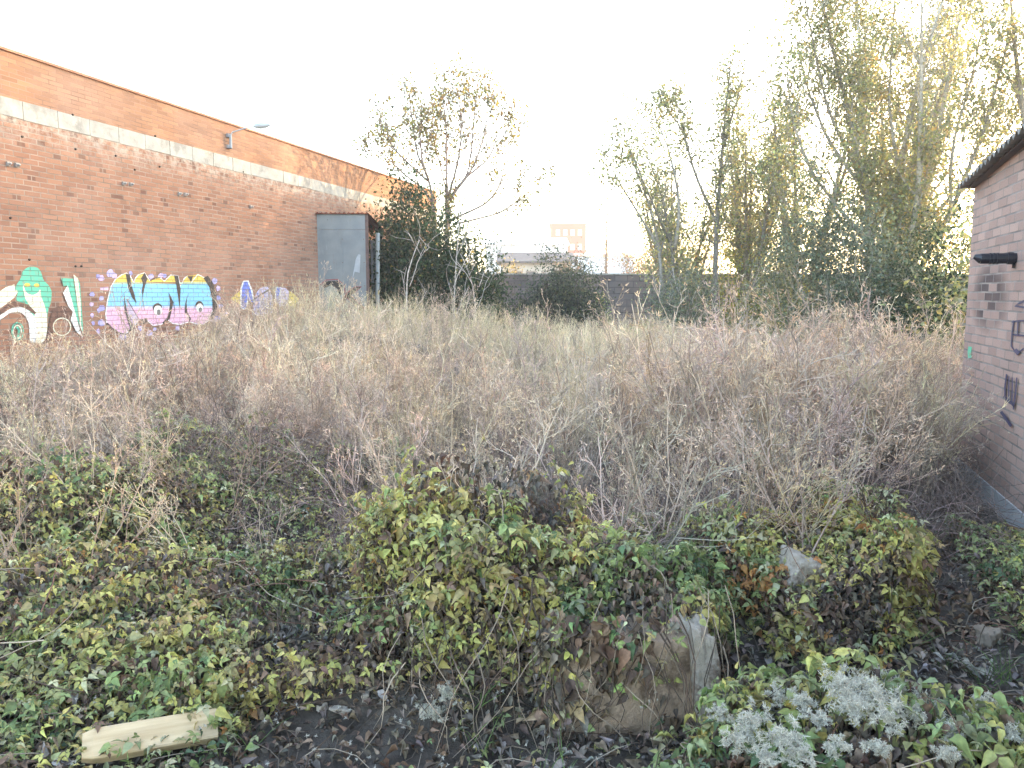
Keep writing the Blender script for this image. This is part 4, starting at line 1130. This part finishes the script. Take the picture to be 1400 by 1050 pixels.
# ------------------------------------------------------------------ bramble mounds of the foreground
def off_path(P, c):
    """the trodden strip of bare soil beside the shed stays clear"""
    x, y = P[:, 0] + c[0], P[:, 1] + c[1]
    return (np.abs(x - np.interp(y, [2.5, 3.2, 4.2, 5.4], [1.86, 2.06, 2.42, 2.95])) > .17 + .05 * vnoise(x * 6, y * 6, 0, 91)) | (y < 2.5)
def bramble(label, c, rad, seed, pal, n=5200, size=.066, dead=.30, vn=40, heads=0, front_dead=0.0, ptop=None, name="bramble_mound", gaps=-.2):
    rr = np.random.default_rng(seed)
    c = np.array([c[0], c[1], 0.0])
    root = thing(name, label, "bramble", (0, 0, 0))
    root.location = tuple(c)
    fm, dm, vm = MB(), MB(), MB()
    o = np.zeros(3)
    n = int(n * 1.9); size *= .66
    P, nn = dome_points(n, o, rad, rr, (.78, 1.10), seed, .24)
    gap = vnoise(P[:, 0] * 7, P[:, 1] * 7, P[:, 2] * 7, seed + 9) + .5 * vnoise(P[:, 0] * 16, P[:, 1] * 16, P[:, 2] * 16, seed + 8)
    keep = gap + rr.normal(0, .35, n) > gaps
    if front_dead > 0:
        low = np.clip(1 - P[:, 2] / (rad[2] * front_dead), 0, 1) * (nn[:, 1] < .35)
        keep &= rr.uniform(0, 1, n) > low * 1.25
    gz = H(P[:, 0] + c[0], P[:, 1] + c[1]); P[:, 2] = np.maximum(P[:, 2], gz + .01)
    keep &= off_path(P, c)
    P, nn = P[keep], nn[keep]
    hn = vnoise(P[:, 0] * 3, P[:, 1] * 3, P[:, 2] * 3, seed + 4)
    for cond, pp in ((hn > .15, pal), (hn <= .15, ptop or P_MIX)):
        put_leaves(fm, P[cond], nn[cond], size, pp, tilt=.6, r=rr)
    fm.build("foliage", M_LEAF, root, smooth=True)
    P, nn = dome_points(int(n * .95), o, rad, rr, (.6, 1.0), seed, .24)
    P[:, 2] = np.maximum(P[:, 2], H(P[:, 0] + c[0], P[:, 1] + c[1]) + .01)
    k_ = off_path(P, c); P, nn = P[k_], nn[k_]
    put_leaves(dm, P, nn, size * .85, P_DEAD, droop=1.2, tilt=.8, protos=(DEADL,), r=rr)
    dm.build("dead_leaves", M_DEAD, root, smooth=True)
    for _ in range(vn):
        a = rr.uniform(0, 6.28); el = rr.uniform(.05, 1.3); da = rr.normal(0, .9); de = rr.normal(-.3, .7)
        t = np.linspace(0, 1, 12); A = a + da * t; E_ = np.clip(el + de * t, 0, 1.5)
        d = np.stack([np.cos(A) * np.cos(E_), np.sin(A) * np.cos(E_), np.sin(E_)], -1)
        fac = .98 + rr.uniform(-.1, .1) + .06 * np.sin(t * 9 + a)
        Q_ = np.asarray(rad) * d * fac[:, None]
        Q_[:, 2] = np.maximum(Q_[:, 2], H(Q_[:, 0] + c[0], Q_[:, 1] + c[1]) + .006)
        k = rr.uniform(.6, 1.4)
        vm.tube(Q_, .0028 * k, .0012 * k, 4, np.array([(.17, .10, .075), (.42, .34, .27), (.10, .075, .06)][rr.integers(0, 3)]) * rr.uniform(.7, 1.3), False)
    vm.build("vine_stem", M_WEED, root, smooth=True)
    return root, c, rr
def seed_head(root, at_, size, rr):
    """a cluster of fluffy clematis seed tufts"""
    m = MB()
    size *= .95
    for _ in range(24):
        p = np.array(at_) + rr.normal(0, size * .42, 3) * [1, 1, .55]
        for _ in range(64):
            d = unit(rr.normal(0, 1, 3) + [0, 0, .2]); L = size * rr.uniform(.10, .30); p = p + rr.normal(0, size * .03, 3)
            e = d + rr.normal(0, .5, 3)
            g_ = rr.uniform(.46, .76)
            m.ribbon([p, p + d * L * .55, p + d * L * .55 + unit(e) * L * .5], .0011, .0006, unit(np.cross(d, rr.normal(0, 1, 3))), (g_, g_ * .97, g_ * .86))
    return m.build("seed_head", M_FLUFF, root)

A, ca, ra = bramble("big central bramble mound with yellow-green leaves on its crown and brown dead leaves in front", (-.14, 3.32), (.66, .48, .82), 61, P_YEL, 7200, .062, front_dead=.62, vn=70, ptop=P_YEL, gaps=-.4)
for px, py, Y, sz in ((588, 972, 2.75, .055), (608, 948, 2.78, .045)):
    seed_head(A, at(px, py, Y) - ca, sz, ra)
Bm, cb_, rb = bramble("green leafy bramble draped over the pale rubble block right of the central mound", (.52, 3.22), (.42, .36, .58), 62, P_YEL, 5200, .062, front_dead=1.0, vn=34, ptop=P_GRN)
Cm, cc_, rc = bramble("rounded bramble mound with rusty yellow leaves left of the dirt path", (1.55, 3.72), (.50, .46, .73), 63, [(ORNG, .8)] + P_YEL, 6400, .062, front_dead=.15, vn=46, ptop=P_MIX, gaps=-.5)
bramble("low bramble ridge joining the two leafy mounds", (1.05, 4.2), (.45, .38, .36), 64, P_MIX, 2600, .058, vn=26)
Dm, cd_, rd = bramble("nearest bramble clump with white fluffy seed heads", (1.18, 2.22), (.78, .42, .50), 65, P_MIX + [(ORNG, .8)], 5200, .075, vn=30, ptop=P_GRN + [(YELL, 1)])
for px, py, Y, sz in ((1150, 935, 2.2, .075), (1185, 950, 2.15, .085), (1230, 948, 2.3, .06), (1275, 962, 2.25, .06), (1030, 985, 2.1, .06), (1075, 1005, 2.0, .065), (1100, 960, 2.2, .05), (1330, 985, 2.15, .05), (1215, 985, 2.05, .05), (1165, 965, 2.1, .07), (1205, 935, 2.3, .06), (1010, 1010, 2.05, .05), (1090, 1030, 1.95, .045), (1300, 1000, 2.1, .045), (1250, 975, 2.15, .05), (985, 975, 2.2, .035), (1060, 950, 2.3, .035), (1120, 985, 2.1, .04), (1140, 1020, 1.98, .04), (1200, 1020, 1.95, .035), (1345, 960, 2.2, .04), (1290, 1030, 1.95, .035), (1045, 1035, 1.95, .035), (1375, 1000, 2.1, .04)):
    seed_head(Dm, at(px, py, Y) - cd_, sz, rd)
bramble("green bramble growth along the foot of the brick shed", (2.95, 4.1), (.55, 1.6, .36), 66, P_GRN, 6500, .055, vn=30)
bramble("bramble clump at the right edge near the dirt path's end", (2.25, 2.75), (.42, .75, .42), 67, P_MIX, 3600, .065, vn=20, ptop=P_YEL)
bramble("bramble heap half buried in dry weeds below the graffiti", (-1.95, 5.6), (1.05, .75, .74), 68, P_MIX, 4800, .055, vn=70)
bramble("green bramble heap at the left edge of the lot", (-2.75, 4.55), (1.1, .70, .70), 69, P_YEL, 5200, .055, vn=50, ptop=P_MIX, gaps=-.45)
bramble("green bush of brambles between the right mound and the brick shed", (2.15, 4.75), (.55, .5, .50), 70, P_GRN, 3600, .05, vn=30)
bramble("small bramble tuft left of the central mound", (-.95, 3.9), (.42, .40, .40), 71, P_MIX, 2200, .055, vn=24)
bramble("low spread of green and yellow brambles filling the left foreground", (-2.05, 3.35), (1.25, .80, .50), 72, P_YEL, 8500, .060, vn=70, ptop=P_MIX, gaps=-.5)

# creeping leaves between the mounds
r = np.random.default_rng(88)
n = 62000
x = r.uniform(-3.2, 3.4, n); y = r.uniform(1.5, 6.4, n)
pth = np.abs(x - np.interp(y, [2.4, 3.2, 4.2, 5.4], [1.84, 2.06, 2.42, 2.95])) < .20
dn = .42 + .5 * vnoise(x * 2.6, y * 2.2, 0, 41) + .2 * vnoise(x * 6, y * 6, 0, 42)
dn = dn - .6 * np.exp(-(((x + .55) / .38) ** 2 + ((y - 2.75) / .5) ** 2)) - .30 * np.exp(-(((x - .2) / .5) ** 2 + ((y - 2.5) / .25) ** 2)) - .8 * np.exp(-(((x - .55) / .6) ** 2 + ((y - 4.6) / .5) ** 2))
dn += .35 * (x < -.9) * (y < 4)
dn = dn - .9 * np.exp(-(((x - .98) / .18) ** 2 + ((y - 3.35) / .5) ** 2)) - .7 * np.exp(-(((x + .95) / .22) ** 2 + ((y - 3.3) / .5) ** 2)) - .8 * np.exp(-(((x - .35) / .7) ** 2 + ((y - 4.5) / .35) ** 2))
keep = (r.uniform(0, 1, n) < dn * .8) & ~pth & (y < front(x) + .5)
x, y = x[keep], y[keep]
P = np.stack([x, y, H(x, y) + r.uniform(.01, .12, len(x))], -1)
lm = MB()
hn = vnoise(x * 1.6, y * 1.6, 0, 43)
for cond, pp in ((hn > .2, P_YEL), (hn <= .2, P_MIX)):
    put_leaves(lm, P[cond], np.tile([0, -.15, 1.], (int(cond.sum()), 1)), .039, pp, droop=.3, tilt=.45, r=r)
kind(lm.build("creeping_leaves", M_LEAF, smooth=True), 'stuff', "creeping bramble leaves covering the near ground", "ground cover")
n = 42000
x = r.uniform(-3.4, 3.6, n); y = 1.4 + 5.2 * r.uniform(0, 1, n) ** 1.5
P = np.stack([x, y, H(x, y) + r.uniform(.0, .05, n)], -1)
lm = MB()
put_leaves(lm, P, np.tile([0, 0, 1.], (n, 1)), .040, P_DEAD + [((.27, .22, .18), 1.5), ((.36, .33, .30), .8)], droop=.1, tilt=.9, protos=(DEADL, LEAF3), r=r)
kind(lm.build("leaf_litter", M_DEAD, smooth=True), 'stuff', "dark dead leaf litter on the soil", "leaf litter")
lm = MB()
for _ in range(1500):
    x, y = r.uniform(-3, 3.2), r.uniform(1.6, 5.6)
    a = r.uniform(0, 6.28); L = r.uniform(.1, .5)
    t = np.linspace(-.5, .5, 7)
    X = x + math.cos(a) * L * t + .03 * np.sin(t * 7 + a); Yv = y + math.sin(a) * L * t + .03 * np.cos(t * 5 + a)
    Pz = np.stack([X, Yv, H(X, Yv) + .02 + r.uniform(0, .08) * (1 - (2 * t) ** 2)], -1)
    lm.tube(Pz, r.uniform(.0012, .0035), .001, 4, np.array([(.10, .07, .055), (.36, .30, .24), (.2, .16, .13)][r.integers(0, 3)]) * r.uniform(.7, 1.2), False)
kind(lm.build("twig_litter", M_WEED), 'stuff', "thin dead twigs strewn over the soil", "twigs")
# pale seed fluff caught on the leaves
sm_ = MB()
for _ in range(650):
    x, y = r.uniform(-3.0, 2.6), r.uniform(2.1, 5.6)
    if vnoise(np.array(x * 1.7), np.array(y * 1.7), 0, 71) < -.05: continue
    base_ = np.array([x, y, float(H(x, y)) + r.uniform(.08, .42) * (1 if y > 2.9 else .5)])
    for _ in range(r.integers(2, 5)):
        p = base_ + r.normal(0, .022, 3)
        for _ in range(16):
            d = unit(r.normal(0, 1, 3)); L = r.uniform(.004, .011)
            g_ = r.uniform(.42, .7); sm_.ribbon([p, p + d * L], .0009, .0005, unit(np.cross(d, r.normal(0, 1, 3))), (g_, g_ * .97, g_ * .9))
kind(sm_.build("seed_fluff", M_FLUFF), 'stuff', "tiny white seed tufts among the leaves", "seed fluff")
# small green grass blades
gm = MB()
for _ in range(160):
    x, y = r.uniform(-2.8, 3), r.uniform(2.0, 6.2)
    if y > front(x) + .3: continue
    for _ in range(9):
        a = r.uniform(0, 6.28); l = r.uniform(.08, .25)
        B = wander((x + r.normal(0, .02), y + r.normal(0, .02), float(H(x, y))), unit(np.array([math.cos(a) * .5, math.sin(a) * .5, 1])), l, 4, r, .1, -.18)
        gm.ribbon(B, .0025, .0005, unit(np.cross(B[-1] - B[0], r.normal(0, 1, 3))), np.array((.12, .19, .06)) * r.uniform(.6, 1.6))
kind(gm.build("green_grass", M_LEAF), 'stuff', "thin green grass blades among the brambles", "grass")

# ------------------------------------------------------------------ rubble, plank, debris
def chunk(name, label, cat, loc, size, seed, m, rotz=0, rough=.10, sub=18, tilt=(0, 0)):
    """a broken block: a rounded box with chipped, uneven faces"""
    rr = np.random.default_rng(seed); mb = MB(); k = sub
    lin = np.linspace(-1, 1, k); U, Vv = np.meshgrid(lin, lin)
    for ax in range(3):
        for sg in (-1, 1):
            p = np.zeros((k, k, 3)); p[..., ax] = sg; p[..., (ax + 1) % 3] = U * 1; p[..., (ax + 2) % 3] = Vv * sg
            p = p.reshape(-1, 3)
            e = p / (np.abs(p) ** 7).sum(1, keepdims=True) ** (1 / 7)
            d = 1 + rough * vnoise(e[:, 0] * 3, e[:, 1] * 3, e[:, 2] * 3, seed) + rough * .5 * vnoise(e[:, 0] * 9, e[:, 1] * 9, e[:, 2] * 9, seed + 1) + rough * .2 * vnoise(e[:, 0] * 24, e[:, 1] * 24, e[:, 2] * 24, seed + 2)
            i = (np.arange(k - 1)[:, None] * k + np.arange(k - 1)[None]).ravel()
            mb.add(e * d[:, None] * np.asarray(size) / 2, np.stack([i, i + 1, i + k + 1, i + k], -1))
    o = mb.build(name, m, None, True, loc=loc, rotz=rotz)
    o.rotation_euler = (tilt[0], tilt[1], rotz)
    return tag(o, label, cat)
M_ADOBE = rough_mat("adobe", (.34, .245, .18), (.45, .34, .26), 4, .95, .9, .04, (.17, .12, .09), 4)
M_PLAST = rough_mat("plaster", (.42, .365, .315), (.56, .50, .445), 7, .95, 1.0, .03, (.22, .175, .145), 6)
chunk("rubble_block", "large tan block of broken masonry under the green bramble", "rubble", (.46, 2.97, .15), (.58, .36, .48), 5, M_ADOBE, math.radians(6), .06, 26)
chunk("plaster_slab", "whitish crumbling slab edge at the tan block's right end", "rubble", (.74, 2.88, .23), (.10, .18, .42), 6, M_PLAST, math.radians(8), .11, 26, (0, math.radians(-5)))
chunk("plaster_slab", "grey-white broken slab poking out of the rusty leafed mound", "rubble", tuple(at(1090, 778, 3.56)), (.17, .16, .14), 7, M_PLAST, .4, .12, 18, (.3, .35))
chunk("stone", "small brown stone by the dirt path", "stone", tuple(gp(1350, 872, 3.45, .03)), (.10, .08, .07), 8, rough_mat("stone", (.2, .16, .13), (.3, .25, .2), 12), .5, .2, 12)
for i, (px, py, Y) in enumerate(((462, 942, 2.85), (440, 940, 2.87), (500, 935, 2.9))):
    chunk("plaster_bit", ("long white plaster crumb on the dark soil left of the central mound", "small white plaster crumb left of the longer one on the dark soil", "white plaster crumb nearest the central mound's foot")[i], "rubble", tuple(gp(px, py, Y, .02)), ((.07, .03, .03), (.04, .03, .025), (.04, .03, .03))[i], 20 + i, M_PLAST, i * .8, .2, 8, (0, 0))
# dead leaves and stems hanging over the tan block
lm = MB(); n = 1000
x = r.uniform(.10, .74, n); z = r.uniform(.02, .50, n) ; k = r.uniform(0, 1, n) < np.clip(.95 - (x - .1) * 2.1 + (z - .27) * 1.6, .03, 1)
x, z = x[k], z[k]; y = 2.775 + r.normal(0, .02, len(x))
P = np.stack([x, y, z + H(x, y)], -1); grn = r.uniform(0, 1, len(x)) < .22
put_leaves(lm, P[grn], np.tile([0, -1., .3], (int(grn.sum()), 1)), .05, P_MIX, droop=.9, tilt=.5, r=r)
put_leaves(lm, P[~grn], np.tile([0, -1., .2], (int((~grn).sum()), 1)), .055, P_DEAD, droop=1.2, tilt=.7, protos=(DEADL, LEAF4), r=r)
lm.build("hanging_leaves", M_DEAD, Bm, smooth=True).location = tuple(-cb_)
lm = MB()
for _ in range(60):
    x0 = r.uniform(-.45, .8); t_ = np.linspace(0, 1, 7)
    Q_ = np.stack([x0 + r.normal(0, .18) * t_ + .02 * np.sin(t_ * 8 + x0 * 9), 2.77 - r.uniform(.0, .16) * t_ + .02 * np.cos(t_ * 7), np.maximum(.02, r.uniform(.25, .62) * (1 - t_) + .03)], -1)
    lm.tube(Q_, r.uniform(.0015, .0035), .001, 4, np.array([(.16, .11, .085), (.40, .32, .25), (.11, .085, .07)][r.integers(0, 3)]) * r.uniform(.7, 1.2), False)
lm.build("hanging_stems", M_WEED, Bm, smooth=True).location = tuple(-cb_)
# sawn plank
def wood():
    m, t, p = mat("sawn_pine")
    tc_ = N(t, "ShaderNodeTexCoord"); mp = N(t, "ShaderNodeMapping"); mp.inputs["Scale"].default_value = (2.0, 26, 26)
    t.links.new(tc_.outputs["Object"], mp.inputs[0])
    c = mixc(t, (.47, .34, .20), (.60, .46, .29), maprange(t, noise(t, 2.0, 5, mp.outputs[0], .6), .35, .65))
    vo = N(t, "ShaderNodeTexVoronoi"); vo.inputs["Scale"].default_value = 5.5; t.links.new(tc_.outputs["Object"], vo.inputs["Vector"])
    c = mixc(t, c, (.25, .13, .06), maprange(t, vo.outputs["Distance"], .13, .04, 0, .8))
    c = mixc(t, c, (.33, .27, .2), maprange(t, noise(t, 7, 5, tc_.outputs["Object"]), .55, .75, 0, .6))
    t.links.new(c, p.inputs["Base Color"]); p.inputs["Roughness"].default_value = .75
    return m
p1, p2 = at(112, 1022, 2.46), at(296, 992, 2.66)
mid = (p1 + p2) / 2; dv = p2 - p1; Lp = np.linalg.norm(dv)
mb = MB()
nseg = 14
xs = np.linspace(-Lp / 2, Lp / 2, nseg)
hw, th_ = .052, .026
prof = [(-hw, -th_), (hw, -th_), (hw + .002, th_ - .004), (hw - .004, th_), (-hw + .004, th_), (-hw - .002, th_ - .004)]
V = []
for i, xx in enumerate(xs):
    tp = .78 if i == 0 else (.95 if i == 1 else 1)          # the left end is broken to a blunt taper
    for yy, zz in prof: V.append((xx, yy * tp + .002 * math.sin(xx * 9), zz * (tp if i == 0 else 1)))
np_ = len(prof)
Q = [[i * np_ + j, i * np_ + (j + 1) % np_, (i + 1) * np_ + (j + 1) % np_, (i + 1) * np_ + j] for i in range(nseg - 1) for j in range(np_)]
e0 = (nseg - 1) * np_
mb.add(V, Q, [[0, k + 1, k] for k in range(1, np_ - 1)] + [[e0, e0 + k, e0 + k + 1] for k in range(1, np_ - 1)])
pl = mb.build("wooden_plank", wood(), None)
pl.location = tuple(mid + np.array([0, 0, .0]))
pl.rotation_euler = (math.radians(38), -math.asin(dv[2] / Lp), math.atan2(dv[1], dv[0]))
tag(pl, "short pale sawn plank lying in the leaves at the lower left", "plank")

# ------------------------------------------------------------------ the autumn air
HAZE = .0019
if HAZE > 0:
    m = bpy.data.materials.new("haze"); m.use_nodes = True
    t = m.node_tree; t.nodes.clear()
    o_ = t.nodes.new("ShaderNodeOutputMaterial"); v_ = t.nodes.new("ShaderNodeVolumePrincipled")
    v_.inputs["Color"].default_value = (.92, .91, .93, 1); v_.inputs["Density"].default_value = HAZE; v_.inputs["Anisotropy"].default_value = .3
    t.links.new(v_.outputs[0], o_.inputs["Volume"])
    hb = MB(); hb.box((-1000, -60, -3), (1000, 1300, 30)); hz = hb.build("haze", m)
    kind(hz, 'stuff', "thin pale haze in the air", "haze")

# a few bramble leaves fallen and grown over the plank
lm = MB(); rp = np.random.default_rng(5)
uu = rp.uniform(-.5, .5, 26); vv = rp.choice([-1, 1], 26, p=[.75, .25]) * rp.uniform(1.0, 1.4, 26)
Pp = mid + dv * uu[:, None] + np.stack([0 * uu, .042 * vv, .03 + .02 * np.where(vv > 0, 1, -1) + rp.uniform(0, .015, 26)], -1)
put_leaves(lm, Pp, np.tile([0, -.4, 1.], (26, 1)), .042, P_MIX, droop=.2, tilt=.5, r=rp)
kind(lm.build("plank_leaves", M_LEAF, smooth=True), 'stuff', "bramble leaves around and over the plank", "ground cover")
